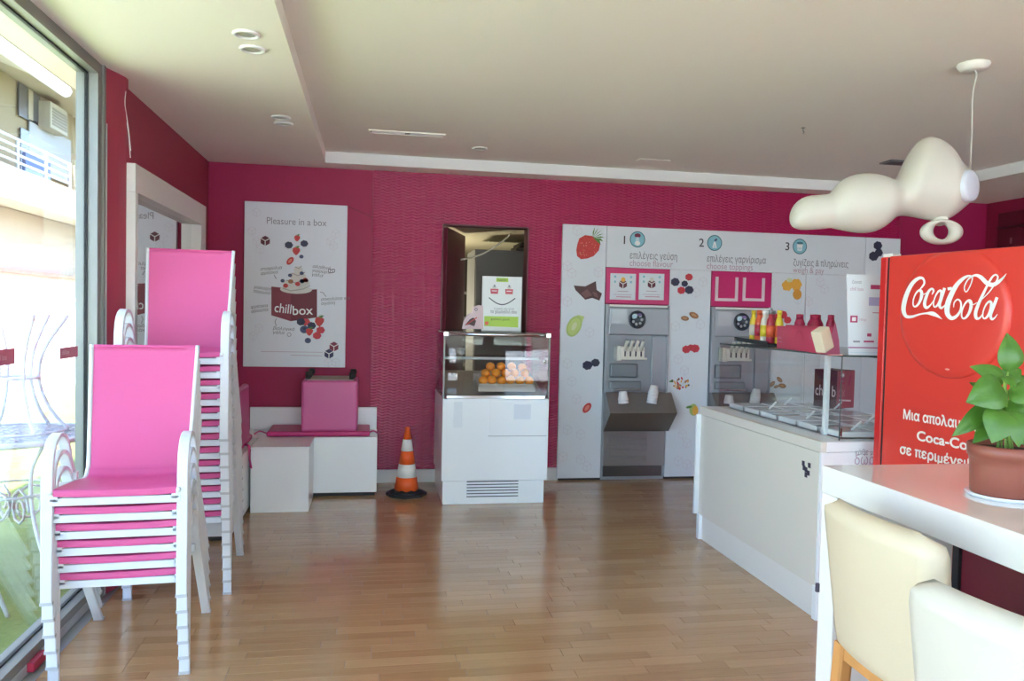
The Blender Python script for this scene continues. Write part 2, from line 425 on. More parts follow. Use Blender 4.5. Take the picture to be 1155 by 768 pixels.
# floor slab with oak strips
fl = struct(bxo('floor', M_THRESH, None, WX-.12, RX+.1, YF-.1, WB+.12, -.2, -.004))
bxo('threshold_strip', M_THRESH, fl, WX-.02, -1.287, YF, 4.25, -.004, .001)
strip_meshes = {}
def strip_mesh(L):
    if L not in strip_meshes:
        o = MB().box(0, L-.0015, 0, .0685, -.006, 0).build('floor_strip', M_WOODP, None, bevel=.0008, seg=1)
        strip_meshes[L] = o.data; bpy.data.objects.remove(o)
    return strip_meshes[L]
lens = [.31, .36, .42, .47, .53]
vs_, fs_, tn_ = [], [], []
row = 0; y = YF; count = 0
while y < WB+.02:
    x = -1.287 - random.random()*.0
    first = True
    while x < RX:
        L = random.choice(lens)
        if first: L = random.choice([.2, .31, .42]); first = False
        x1 = min(x+L, RX)
        near = (3.12 <= y < 5.0) and (-1.3 < x < 2.25)
        if near and count < 298 and x1-x == L:
            o = bpy.data.objects.new('floor_strip', strip_mesh(L)); C.objects.link(o); o.parent = fl; o.location = (x, y, 0); count += 1
        else:
            b = len(vs_); a0, a1, b0, b1 = x, x1-.0015, y, y+.0685
            vs_ += [(a0, b0, 0), (a1, b0, 0), (a1, b1, 0), (a0, b1, 0), (a0, b0, -.006), (a1, b0, -.006), (a1, b1, -.006), (a0, b1, -.006)]
            fs_ += [(b, b+1, b+2, b+3), (b, b+4, b+5, b+1), (b+3, b+2, b+6, b+7), (b+1, b+5, b+6, b+2), (b, b+3, b+7, b+4)]
            tn_ += [random.random()]*5
        x = x1
    y += .07
me = bpy.data.meshes.new('floor_strips'); me.from_pydata(vs_, [], fs_); me.materials.append(M_WOODS)
at = me.attributes.new('tint', 'FLOAT', 'FACE'); at.data.foreach_set('value', tn_)
o = bpy.data.objects.new('strip_flooring', me); C.objects.link(o); o.parent = fl; o['kind'] = 'stuff'

# ceiling: lower soffit around a raised recess
cl = struct(MB().box(WX-.3, -.39, YF-.2, WB+.1, ZL, 3.0).box(-.39, 4.97, 6.55, WB+.1, ZL, 3.0).box(4.97, RX+.1, YF-.2, WB+.1, ZL, 3.0)
            .box(-.39, 4.97, YF-.2, 6.55, ZH, 3.0).build('ceiling', M_CEIL))
bxo('recess_edge', M_TRIMW, cl, -.39, 4.97, 6.545, 6.55, ZL-.001, ZH)
bxo('recess_edge', M_TRIMW, cl, 4.965, 4.97, YF, 6.55, ZL-.001, ZH)
struct(bxo('roof', M_PAVE, None, WX-.27, RX+.4, YF-.35, WB+2.6, 3.0, 3.12))
# walls
OX0, OX1, OZ0, OZ1 = .598, 1.344, .86, 2.245
wb = struct(MB().box(WX-.12, OX0, WB, WB+.12, 0, ZL+.02).box(OX1, RX+.1, WB, WB+.12, 0, ZL+.02)
            .box(OX0, OX1, WB, WB+.12, 0, OZ0).box(OX0, OX1, WB, WB+.12, OZ1, ZL+.02).build('wall_back', M_MAG))
wl = struct(MB().prism([(WX-.12, 4.24), (WX-.0, 4.24), (-1.30, 4.36), (WX+.055, 4.42), (WX+.055, 4.46), (WX+.02, 4.5), (WX, 4.6), (WX, WB), (WX-.12, WB)], 0, ZL+.01, axis='z')
            .build('wall_left', M_MAROON))
wl.data.materials[0] = mat('rose_paint', (.36, .04, .075), .5, bump=.1, bscale=90)  # one even rose paint over the left wall and pier
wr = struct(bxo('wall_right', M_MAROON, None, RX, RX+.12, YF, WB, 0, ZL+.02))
# wave relief panels hung on the back wall, one object per panel
def relief(x, z):
    """short interlocking ripples, each column shifted against the next"""
    ph = 2*PI*z/.0245 + 2.1*math.sin(2*PI*x/.088+.7*math.sin(z*4)) + .8*math.sin(2*PI*x/.31+z*6)
    e = .75+.25*math.cos(4*PI*x/.088+1.1+math.sin(z*5))
    return .0090*e*(.5+.5*math.sin(ph))
def wave_panel(x0, x1, z0, z1):
    nx = max(2, int((x1-x0)/.0125)); nz = max(2, int((z1-z0)/.0052)); g = .0003
    X = [x0+g+(x1-x0-2*g)*i/nx for i in range(nx+1)]; Z = [z0+g+(z1-z0-2*g)*j/nz for j in range(nz+1)]
    vs = [(xx, WB-.016-relief(xx, zz), zz) for zz in Z for xx in X]
    fs = [(j*(nx+1)+i, j*(nx+1)+i+1, (j+1)*(nx+1)+i+1, (j+1)*(nx+1)+i) for j in range(nz) for i in range(nx)]
    b = len(vs); vs += [(X[0], WB-.001, Z[0]), (X[-1], WB-.001, Z[0]), (X[-1], WB-.001, Z[-1]), (X[0], WB-.001, Z[-1])]
    fs += [(0, nx, b+1, b), (nx, nz*(nx+1)+nx, b+2, b+1), (nz*(nx+1)+nx, nz*(nx+1), b+3, b+2), (nz*(nx+1), 0, b, b+3)]
    me = bpy.data.meshes.new('wall_panel'); me.from_pydata(vs, [], fs); me.materials.append(M_WAVE)
    me.polygons.foreach_set('use_smooth', [True]*(nx*nz)+[False]*4)
    o = bpy.data.objects.new('wall_panel', me); C.objects.link(o); o.parent = wb
xs = [0.0, .45, OX0, .90, OX1, 1.80, 2.25, 2.70, 3.15, 3.60, 4.05, 4.50, 5.0]
zs = [.115, .46, OZ0, 1.36, 1.81, OZ1, ZL]
for i in range(len(xs)-1):
    for j in range(len(zs)-1):
        if xs[i] >= OX0-.01 and xs[i+1] <= OX1+.01 and zs[j] >= OZ0-.01 and zs[j+1] <= OZ1+.01: continue
        if xs[i] >= 1.79 and zs[j+1] < 2.2: continue
        wave_panel(xs[i], xs[i+1], zs[j], zs[j+1])
struct(bxo('baseboard_back', M_TRIMW, None, -1.30, RX, WB-.022, WB, 0, .112))
struct(bxo('baseboard_left', M_TRIMW, None, WX, WX+.02, 4.6, WB, 0, .10))
# door-like opening and the store room seen through it
struct(MB().box(OX0-.01, OX0+.004, WB-.03, WB+.125, OZ0, OZ1).box(OX1-.004, OX1+.01, WB-.03, WB+.125, OZ0, OZ1).box(OX0, OX1, WB-.03, WB+.125, OZ1-.004, OZ1+.008).build('trim_1', mat('opening_lining', (.16, .02, .05), .5)))
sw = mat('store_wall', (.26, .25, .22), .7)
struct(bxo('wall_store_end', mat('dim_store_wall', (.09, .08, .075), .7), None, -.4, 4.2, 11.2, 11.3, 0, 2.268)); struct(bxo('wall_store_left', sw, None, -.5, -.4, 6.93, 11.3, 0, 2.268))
struct(bxo('wall_store_right', sw, None, 4.2, 4.3, 6.93, 11.3, 0, 2.268)); struct(bxo('floor_store', sw, None, -.5, 4.3, 6.93, 11.3, -.1, 0))
struct(bxo('ceiling_store', mat('store_ceiling', (.66, .61, .42), .8), None, -.5, 4.3, 6.93, 11.3, 2.268, 2.5))
t = thing('tall_cabinet', 'tall dark grey cabinet standing in the back room behind the opening', 'cabinet', (1.45, 8.1, 0))
bxo('body', M_GREY, t, 1.02, 2.15, 7.87, 8.5, 0, 2.13, .004)
bxo('door', M_GREY, t, 1.03, 1.58, 7.852, 7.87, .05, 2.11, .003); bxo('door', M_GREY, t, 1.59, 2.14, 7.852, 7.87, .05, 2.11, .003)
t = thing('door_leaf', 'dark maroon door leaf opened into the back room', 'door', (.64, 6.95, 0))
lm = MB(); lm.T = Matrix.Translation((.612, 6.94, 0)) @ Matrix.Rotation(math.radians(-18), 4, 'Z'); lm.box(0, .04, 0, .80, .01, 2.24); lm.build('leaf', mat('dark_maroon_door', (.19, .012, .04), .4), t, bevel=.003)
lm = MB(); lm.T = Matrix.Translation((.612, 6.94, 0)) @ Matrix.Rotation(math.radians(-18), 4, 'Z'); lm.box(.04, .08, .70, .73, 1.0, 1.14); lm.build('handle', M_CHROME, t)
t = thing('shelf_rack', 'dark shelf rack standing far back at the left of the back room', 'shelf', (.9, 9.4, 0))
MB().box(.75, .79, 9.1, 9.6, 0, 1.75).box(1.45, 1.49, 9.1, 9.6, 0, 1.75).build('side', M_GREY, t)
for z in (.3, .85, 1.4, 1.7): bxo('shelf', M_GREY, t, .79, 1.45, 9.1, 9.6, z, z+.03)
t = thing('stacked_trays', 'dark trays lying on top of the tall grey cabinet', 'trays', (1.75, 8.1, 2.13))
for k in range(3): bxo('tray', mat('dark_tray', (.07, .06, .055), .5), t, 1.45+.03*k, 2.1, 7.9, 8.4, 2.132+k*.035, 2.157+k*.035, .004)
tag(MB().tube(smooth_path([P_y(x, y, 7.5) for x, y in ((514, 296), (519, 293), (530, 291), (545, 286), (560, 277), (572, 268), (577, 261), (578, 258))], 4), .009, 6).build('sagging_cable', mat('cream_cable', (.75, .72, .6), .5)), 'cream cable sagging from the ceiling of the back room', 'cable')
bl = bpy.data.lights.new('store_fill', 'POINT'); bl.energy = 20; bl.color = (1, .92, .72); bl.shadow_soft_size = .12  # added fill light that brightens the store room; no lamp stands there
bo = bpy.data.objects.new('store_fill_light', bl); C.objects.link(bo); bo.location = (.25, 8.5, 1.45)

# window_1: the glazed left side
wn = struct(MB().box(WX-.10, WX, YF, 4.24, .0, .085).box(WX-.10, WX, YF, 4.24, ZL-.055, ZL+.0)
            .box(WX-.10, WX, 4.17, 4.24, .085, ZL-.055).build('window_1', M_ALU))
bxo('window_frame', M_ALUL, wn, WX, WX+.004, YF, 4.24, .004, .045)
bxo('window_frame', M_ALU, wn, WX, WX+.012, 4.222, 4.252, .0, ZL)
bxo('window_frame', M_ALUL, wn, WX-.0, WX+.016, 4.252, 4.262, .0, 2.4)
bxo('gasket', M_BLACK, wn, WX-.06, WX-.045, YF, 4.17, .085, .093)
bxo('gasket', M_BLACK, wn, WX-.06, WX-.045, YF, 4.17, ZL-.062, ZL-.055)
bxo('gasket', M_BLACK, wn, WX-.06, WX-.045, 4.162, 4.17, .09, ZL-.06)
for yy in (2.3, .2, -2.0, -3.75): bxo('mullion', M_ALU, wn, WX-.09, WX, yy-.03, yy+.03, .085, ZL-.055)
bxo('pane', M_GLASS, wn, WX-.056, WX-.050, YF, 4.162, .09, ZL-.06)
# window_2: glazed front behind the viewpoint
wf = struct(MB().box(WX, RX, YF-.08, YF, 0, .09).box(WX, RX, YF-.08, YF, ZL-.06, ZL+.1).build('window_2', M_ALU))
for xx in (WX+.04, .6, 2.4, 4.2, RX-.04): bxo('mullion', M_ALU, wf, xx-.035, xx+.035, YF-.08, YF, .09, ZL-.06)
bxo('pane', M_GLASS, wf, WX, RX, YF-.045, YF-.039, .09, ZL-.06)

# stickers on the glass
GX = WX-.049
for i, (x0, x1, y0, y1, lb) in enumerate([(-8, 16.5, 394, 410, 'dusty rose name sticker on the window glass at the photo edge'), (67.5, 87.5, 391, 400, 'small dusty rose name sticker on the glass left of the pink chairs')]):
    a = P_x(x0, y0, GX); b = P_x(x1, y1, GX)
    z1 = P_x(x1, y0-(1.5 if i == 0 else 1), GX).z; z0 = z1-.052 if i else z1-.062
    t = thing('glass_sticker', lb, 'sticker', (GX, (a.y+b.y)/2, z0))
    bxo('backing', M_TAG, t, GX, GX+.0012, min(a.y, b.y), max(a.y, b.y), z0, z1)
    text('chill box', .032, (GX+.002, min(a.y, b.y)+.02, z0+.02), mat('sticker_text', (.75, .45, .5), .5), t, ang=PI/2, xs=.8)

# ================================================================== OUTDOORS
struct(bxo('ground_outside', M_LAWN, None, -5.4, WX-.11, -8, 26, -.14, -.05))
struct(bxo('pavement_outside', M_PAVE, None, -40, -5.4, -20, 70, -.2, -.06))
struct(bxo('ground_front', M_PAVE, None, -5.4, 30, -20, YF-.12, -.2, -.06))
gw = tag(MB().box(-5.75, -5.6, -6, 30, -.06, 1.50).box(-5.8, -5.55, -6, 30, 1.50, 1.56).build('boundary_wall', mat('white_boundary', (.88, .88, .86), .9), loc=(-5.7, 10, 0)), 'low sunlit white boundary wall beyond the lawn', 'wall')
# opposite building
BX = -8.5
def bz(x, y): return P_x(x, y, BX)
t = thing('apartment_building', 'cream apartment building with balconies across the street', 'building', (BX, 24, 0))
BR = BX+1.1
zsl0 = P_x(0, 216, BR).z; zsl1 = P_x(0, 181, BR).z; zr1 = P_x(0, 145, BR).z; z2 = zsl0+3.1
bxo('wall', M_FACADE, t, BX-6, BX, 2, 60, -.1, 13)
bxo('ground_storey', M_FACADE2, t, BX, BX+.04, 2, 60, .0, zsl0-.02)
bxo('balcony', M_SLAB, t, BX-.0, BR, 2, 60, zsl0, zsl1, .02)
bxo('slab_edge', M_SLAB, t, BR, BR+.06, 2, 60, zsl0-.10, zsl0+.05)
bxo('balcony', M_SLAB, t, BX-.0, BR+.6, 2, 60, z2, z2+.8, .02)
zl = bz(40, 309).z; bxo('ledge', mat('stained_ledge', (.30, .22, .15), .9, var=.4, vscale=6), t, BX+.04, BX+.2, 2, 60, zl-.04, zl+.05)
def facade_rect(name, m_, x0, x1, y0, y1, d=.03, par=None):
    a, b = bz(x0, (y0+y1)/2), bz(x1, (y0+y1)/2); xm = (x0+x1)/2; za, zb = bz(xm, y1).z, bz(xm, y0).z
    return bxo(name, m_, par or t, BX+.041, BX+.041+d, min(a.y, b.y), max(a.y, b.y), za, zb), (a.y, b.y, za, zb)
f, _ = facade_rect('window', M_DARKW, 18, 42, 100, 136)
facade_rect('curtain', mat('curtain_cloth', (.35, .31, .22), .8), 28, 33, 101, 135, .05, f)
f, _ = facade_rect('door', mat('grey_shutter', (.34, .36, .36), .6), 30, 77, 146, 200)
facade_rect('shutter', M_DARKW, 20, 30, 146, 200)
for (ya, yb) in ((12.5, 15.5), (5, 8), (33, 36), (40, 43)):
    f = bxo('window', M_DARKW, t, BX-.0, BX+.03, ya, yb, zsl1+.1, zsl1+2.1)
    bxo('curtain', mat('curtain_cloth', (.35, .31, .22), .8), f, BX+.03, BX+.04, ya+(yb-ya)*.55, yb-.1, zsl1+.2, zsl1+2.0)
rx_ = BR-.05; ye = P_x(79, 180, rx_).y; st_ = (zr1-zsl1)/4
for k in range(1, 5): MB().tube([(rx_, 6, zsl1+st_*k-.03), (rx_, ye, zsl1+st_*k-.03)], .03, 6).build('rail', M_IRON, t)
for k in range(10): MB().tube([(rx_, ye-.02-1.45*k, zsl1-.05), (rx_, ye-.02-1.45*k, zr1)], .04, 6).build('post', M_IRON, t)
dkr = mat('brown_railing', (.30, .24, .16), .6)
for k in range(1, 5): MB().tube([(rx_, ye+.25, zsl1+st_*k-.03), (rx_, 38, zsl1+st_*k-.03)], .015, 5).build('rail', dkr, t)
for k in range(9): MB().tube([(rx_, ye+.25+1.5*k, zsl1-.05), (rx_, ye+.25+1.5*k, zr1)], .018, 5).build('post', dkr, t)
AX = BX+1.9; aw = [P_x(x, y, AX) for x, y in ((0, 52), (74, 102))]; az_ = (aw[0].z+aw[1].z)/2
MB().prism([(BX+.05, az_+.75), (AX, az_+.05), (AX, az_+.12), (BX+.05, az_+.9)], 8, aw[1].y, axis='y').build('awning', mat('awning_cloth', (.62, .60, .52), .8), t)
MB().tube([(AX, 8, az_), (AX, aw[1].y, az_)], .13, 8).build('awning_roller', M_IRON, t)
for (x0, x1, y0, y1, lb) in ((40, 60, 119, 148, 'pale air conditioner hung above the sunny balcony'), (86, 100, 264, 324, 'tall pale air conditioner low on the wall below the balcony')):
    a_, b_ = bz(x0, (y0+y1)/2), bz(x1, (y0+y1)/2); za, zb = bz((x0+x1)/2, y1).z, bz((x0+x1)/2, y0).z
    u = thing('air_conditioner', lb, 'air conditioner', (BX+.3, (a_.y+b_.y)/2, za))
    bxo('casing', mat('ac_casing', (.40, .38, .30), .6), u, BX+.06, BX+.36, a_.y, b_.y, za, zb, .02)
    n_ = 6 if zb-za < 1.2 else 14
    for k in range(n_): bxo('louver', mat('ac_louver', (.22, .21, .17), .6), u, BX+.36, BX+.38, a_.y+.1, b_.y-.1, za+.1+k*(zb-za-.2)/n_, za+.14+k*(zb-za-.2)/n_)
a_, b_ = P_x(30, 185, BX+.8), P_x(58, 185, BX+.8)
tag(MB().box(BX+.7, BX+.78, a_.y, b_.y, zsl1, P_x(44, 178, BX+.8).z).build('laundry', M_BLUE), 'blue cloth drying behind the white balcony railing', 'laundry')
# wrought iron garden furniture
def iron_table(x, y):
    t = thing('garden_table', 'white wrought iron table with scrolled legs on the lawn', 'table', (x, y, -.05))
    z = .70
    MB().lathe([(.42, z), (.45, z+.01), (.45, z+.03), (.42, z+.035), (.42, z)], 32, (x, y, 0)).build('tabletop_rim', M_IRON, t)
    mb = MB()
    for k in range(-6, 7):
        d = k*.06; l = math.sqrt(max(.42**2-d*d, 0)); mb.box(x+d-.009, x+d+.009, y-l, y+l, z+.012, z+.022); mb.box(x-l, x+l, y+d-.009, y+d+.009, z+.012, z+.022)
    mb.build('tabletop_lattice', M_IRON, t)
    for k in range(4):
        a = PI/4+k*PI/2; dx, dy = math.cos(a), math.sin(a)
        pts = [(.38, z), (.26, .56), (.24, .40), (.30, .22), (.42, .04), (.47, -.03)]
        MB().tube(smooth_path([(x+dx*r, y+dy*r, h) for r, h in pts]), .012, 6).build('leg', M_IRON, t)
        sp = [(.10+.12*(1-i/16)*math.cos(i*.8), .30+.13*(1-i/16)*math.sin(i*.8)) for i in range(15)]
        MB().tube([(x+dx*r, y+dy*r, h) for r, h in sp], .008, 6).build('scroll', M_IRON, t)
    MB().tube([(x+.26*math.cos(i*PI/12), y+.26*math.sin(i*PI/12), .40) for i in range(25)], .008, 6).build('ring', M_IRON, t)
def iron_chair(x, y, rz, lb):
    t = thing('garden_chair', lb, 'chair', (x, y, -.05), 'white iron garden chairs'); t.rotation_euler[2] = rz
    z = .46
    MB().lathe([(.20, z), (.22, z+.01), (.22, z+.025), (.20, z+.03), (.20, z)], 28).build('seat_rim', M_IRON, t, world=False)
    mb = MB()
    for k in range(-4, 5):
        d = k*.045; l = math.sqrt(.2**2-d*d); mb.box(d-.006, d+.006, -l, l, z+.01, z+.02); mb.box(-l, l, d-.006, d+.006, z+.01, z+.02)
    mb.build('seat_lattice', M_IRON, t, world=False)
    for s in (-1, 1):
        MB().tube(smooth_path([(s*.18, .24, 0), (s*.15, .19, .3), (s*.16, .18, .5), (s*.24, .22, .75), (s*.26, .26, .95), (s*.16, .28, 1.02), (0, .28, 1.04)]), .011, 6).build('back_leg', M_IRON, t, world=False)
        MB().tube(smooth_path([(s*.19, -.22, 0), (s*.14, -.16, .25), (s*.15, -.13, .46)]), .011, 6).build('front_leg', M_IRON, t, world=False)
        MB().tube(smooth_path([(s*.03, .19, .48), (s*.12, .21, .65), (s*.03, .25, .85), (s*.10, .27, .98)]), .008, 6).build('back_scroll', M_IRON, t, world=False)
tp = P_z(10, 560, -.05)
iron_table(-2.05, 4.95)
iron_chair(-3.0, 5.6, .6, 'white iron chair behind the garden table')
iron_chair(-2.95, 4.3, 1.6, 'white iron chair left of the garden table')
iron_chair(-1.95, 3.95, 3.0, 'white iron chair nearest the shop window')
hx, hy = -2.05, 5.0
t = thing('iron_stand', 'tall hourglass shaped white iron stand on top of the garden table', 'stand', (hx, hy, .735))
for k in range(6):
    a = k*PI/3+.2; dx, dy = math.cos(a), math.sin(a)
    MB().tube(smooth_path([(hx+dx*r, hy+dy*r, z) for r, z in ((.27, .74), (.17, .88), (.12, 1.05), (.15, 1.22), (.27, 1.42))]), .011, 6).build('rod', M_IRON, t)
MB().tube([(hx+.12*math.cos(i*PI/12), hy+.12*math.sin(i*PI/12), 1.05) for i in range(25)], .010, 6).build('ring', M_IRON, t)
MB().tube([(hx+.27*math.cos(i*PI/12), hy+.27*math.sin(i*PI/12), .742) for i in range(25)], .008, 6).build('base_ring', M_IRON, t)

# ================================================================== STACKED CHAIRS
def make_chair(name):
    t = thing(name, 'x', 'chair', (0, 0, 0))
    for s in (-1, 1):
        x = s*.239
        pts = [(x, 0, 0), (x, .004, .2), (x, .006, .42), (x, .012, .52), (x, .035, .585), (x, .08, .622), (x, .135, .63), (x, .19, .607), (x, .235, .55), (x, .275, .47), (x, .475, .22), (x, .66, 0)]
        P = [Vector(p) for p in pts[:3]] + smooth_path(pts[2:11], 3)[1:] + [Vector(pts[-1])]
        MB().tube(P, 1, 8, flat=(.0205, .0085), side=(1, 0, 0)).build('leg', M_FRAME, t, world=False); lg_ = t.children[-1]
        MB().box(x-.022, x+.022, -.0095, .0095, .0, .012).build('foot_cap', mat('grey_foot_cap', (.45, .47, .50), .6), lg_, world=False); MB().box(x-.022, x+.022, .648, .670, .0, .010).build('foot_cap', mat('grey_foot_cap', (.45, .47, .50), .6), lg_, world=False)
        rp = [(s*.225, .0, .425), (s*.225, .02, .432), (s*.213, .25, .415), (s*.203, .36, .405), (s*.203, .405, .43), (s*.203, .43, .50), (s*.218, .525, .935), (s*.218, .527, .945)]
        MB().tube(smooth_path(rp, 4), .0095, 8).build('side_rail', M_FRAME, t, world=False)
        MB().box(s*.20, s*.226, -.004, .03, .395, .425).build('bracket', M_FRAME, t, world=False)
        MB().box(s*.205, s*.24, .255, .285, .425, .455).build('bracket', M_FRAME, t, world=False)
    MB().box(-.235, .235, -.004, .012, .378, .408).build('front_bar', M_FRAME, t, world=False, bevel=.003)
    MB().box(-.215, .215, .36, .376, .375, .395).build('rear_bar', M_FRAME, t, world=False, bevel=.003)
    rp = [(.216, -.006, .418), (.216, -.004, .432), (.216, .02, .441), (.204, .25, .424), (.194, .36, .413), (.194, .402, .436), (.194, .427, .50), (.209, .522, .935), (.209, .525, .946), (.209, .531, .944)]
    P = smooth_path(rp, 4); vs = []; fs = []; nx = 8
    for p in P:
        wd = p.x
        for k in range(nx+1):
            xx = -wd+2*wd*k/nx; sag = .006*(1-(xx/wd)**2)
            vs.append((xx, p.y+sag*(1 if p.z > .5 else 0), p.z-sag*(1 if p.z <= .5 else 0)))
    n = len(P)
    for i in range(n-1):
        for k in range(nx): a = i*(nx+1)+k; fs.append((a, a+1, a+nx+2, a+nx+1))
    b = len(vs); vs2 = [(v[0], v[1]+(.003 if v[2] > .5 else .001), v[2]-.003) for v in vs]
    fs2 = [tuple(reversed([q+b for q in f])) for f in fs]
    mb = MB(); mb.add(vs+vs2, fs+fs2, None, True); mb.build('sling', M_SLING, t, world=False)
    return t
ORD = ['lowest', 'second', 'third', 'fourth', 'fifth', 'sixth', 'seventh', 'eighth', 'ninth', 'tenth', 'eleventh', 'twelfth', 'topmost']
base = make_chair('stacking_chair')
def stack(n, x, y, rz, where, group, first=None):
    for k in range(n):
        o = first if (first and k == 0) else copy_tree(base)
        o.location = (x - k*.0165*math.sin(-rz), y - k*.0172, k*.0695); o.rotation_euler = (0, 0, rz); o['group'] = group
        w_ = 'topmost' if k == n-1 else ('lowest' if k == 0 else ORD[k])
        o['label'] = (f'{w_} pink and white chair in the {where} stack' if k in (0, n-1) else f'pink and white stacking chair, {w_} from the floor in the {where} stack')
stack(6, -.965, 3.285, math.radians(4), 'near shorter', 'chairs of the short stack', base)
stack(13, -.955, 4.185, math.radians(3.5), 'rear taller', 'chairs of the tall stack')

# ================================================================== LEFT CORNER SEATING
t = thing('wall_mirror', 'mirror in a deep white frame on the left wall', 'mirror', (WX, 5.3, 1.2))
MX = -1.24
a = P_x(153, 186, MX); b = P_x(232.6, 231.6, MX)
y0, y1, z1 = a.y, b.y, (a.z+b.z)/2; z0 = .35
def ringbar(name, ya, yb, za, zb): bxo(name, M_WHITE2, t, WX+.001, MX, ya, yb, za, zb, .003)
ringbar('frame', y0, y1, z1-.15, z1); ringbar('frame', y0, y1, z0, z0+.15)
ringbar('frame', y0, y0+.05, z0+.15, z1-.15); ringbar('frame', y1-.16, y1, z0+.15, z1-.15)
bxo('glass', M_MIRROR, t, WX+.002, WX+.03, y0+.05, y1-.16, z0+.15, z1-.15)
def cush(name, x0, x1, y0, y1, z0, z1, m, parent, bev=.02):
    return bxo(name, m, parent, x0, x1, y0, y1, z0, z1, bev, seg=3)
t = thing('storage_bench', 'long white bench with a backboard under the poster', 'bench', (-.45, 6.5, 0))
bxo('body', M_WHITE, t, -1.29, .06, 6.31, 6.745, .03, .475, .003)
bxo('plinth', M_BLACK, t, -1.27, .045, 6.33, 6.74, 0, .03)
bxo('backboard', M_WHITE, t, -.985, .056, 6.745, 6.772, .03, .66, .003)
t = thing('white_cube_box', 'plain white box pushed against the front of the bench', 'box', (-.64, 6.07, 0))
bxo('side', M_WHITE, t, -.846, -.434, 5.845, 6.30, 0, .468, .003)
bxo('lid', M_WHITE, t, -.850, -.430, 5.840, 6.302, .468, .482, .002)
t = thing('side_bench', 'white bench along the left wall behind the chair stacks', 'bench', (-1.08, 5.6, 0))
bxo('body', M_WHITE, t, -1.30, -.862, 5.16, 6.29, .03, .47, .003); bxo('plinth', M_BLACK, t, -1.28, -.875, 5.18, 6.28, 0, .03)
t = thing('seat_cushion', 'flat deep pink cushion lying on the storage bench under the pouf', 'cushion', (-.45, 6.5, .48))
cush('pad', -.80, .0, 6.32, 6.72, .478, .52, M_PINKD, t, .016)
for xx, yy in ((-.02, 6.35), (-.80, 6.36)):
    s = 1 if xx > -.1 else -1
    MB().tube(smooth_path([(xx, yy, .50), (xx+s*.05, yy-.01, .52), (xx+s*.09, yy-.03, .50)], 4), .006, 5).build('tie', M_PINKD, t)
t = thing('side_cushion', 'deep pink cushion laid flat on the side bench', 'cushion', (-1.08, 5.7, .47))
cush('pad', -1.27, -.89, 5.2, 6.25, .472, .52, M_PINKD, t)
MB().tube(smooth_path([(-.90, 5.85, .50), (-.86, 5.83, .49), (-.845, 5.8, .40), (-.83, 5.78, .34)], 4), .007, 5).build('tie', M_PINKD, t)
MB().tube(smooth_path([(-.90, 5.85, .50), (-.855, 5.84, .49), (-.85, 5.86, .42), (-.85, 5.87, .33)], 4), .007, 5).build('tie', M_PINKD, t)
t = thing('standing_cushion', 'pink cushion leaning upright on the side bench behind the tall stack', 'cushion', (-1.0, 5.5, .53))
mb = MB(); mb.T = Matrix.Translation((-.868, 5.68, .522)) @ Matrix.Rotation(math.radians(-1), 4, 'Y') @ Matrix.Rotation(math.radians(3), 4, 'X')
mb.box(-.05, 0, -.28, .28, 0, .40); mb.build('pad', M_PINK, t, bevel=.018, seg=3)
# upside-down pouf
t = thing('pink_pouf', 'pink square pouf turned upside down with castors in the air', 'pouf', (-.325, 6.52, .535))
bxo('upholstery', M_PINK, t, -.537, -.10, 6.32, 6.73, .518, .925, .022, seg=3)
bxo('base_board', mat('pouf_base', (.42, .36, .30), .7), t, -.50, -.135, 6.355, 6.70, .922, .932)
mb = MB()
for (xa, xb, ya, yb) in ((-.537, -.503, 6.32, 6.73), (-.134, -.10, 6.32, 6.73)): pass
for xx in (-.49, -.15):
    for yy in (6.37, 6.68):
        c = MB(); c.lathe([(.012, 0), (.012, .03)], 10, (xx, yy, .93)); c.lathe([(.0, -.022), (.022, -.022), (.026, -.014), (.026, .014), (.022, .022), (0, .022)], 16, (xx+.006, yy, .968), axis=(1, .3, 0)); c.box(xx-.02, xx+.02, yy-.014, yy+.014, .935, .95)
        c.build('castor', M_BLACK, t)

# ================================================================== POSTER
t = thing('wall_poster', 'large white poster with a dessert box hung on the magenta wall', 'poster', (-.63, 6.75, 1.0))
px0, px1, pz0, pz1 = -1.047, -.217, .998, 2.366; PF = 6.755
bxo('board', M_PBOARD, t, px0, px1, PF, 6.798, pz0, pz1, .002)
F = Face((px0, PF, pz0)); pw, ph = px1-px0, pz1-pz0
def q(cx, cy, second=False):
    """crop coordinates measured on the poster -> face coordinates"""
    if second: x, y = 270+cx/6.985, 310+cy/6.985
    else: x, y = 270+cx/7.677, 220+cy/7.677
    return F.px(x, y)
u, z = q(232, 248); F.text('Pleasure in a box', .080, u, z, M_GTEXT, t, fit=q(750, 248)[0]-u)
mb = MB()
for c, s2 in (((150, 150), 0), ((110, 310), 0), ((150, 400), 0), ((180, 470), 0), ((835, 335), 0), ((790, 400), 0), ((815, 440), 0)): F.hexa(mb, q(*c), .036)
for c in ((155, 420), (110, 480), (700, 690), (760, 690)): F.hexa(mb, q(*c, True), .036)
mb.build('cube_outline_print', None, t)['kind'] = 'stuff'
mb = MB()
F.cube(mb, q(224, 396), .042, mat('print_cube_plum', (.13, .03, .06), .5), M_WTEXT)
F.cube(mb, q(745, 565, True), .042, mat('print_cube_red', (.22, .03, .07), .5), M_WTEXT); F.cube(mb, q(706, 622, True), .042, mat('print_cube_blue', (.05, .05, .13), .5), M_WTEXT)
mb.build('cube_logo_print', None, t)
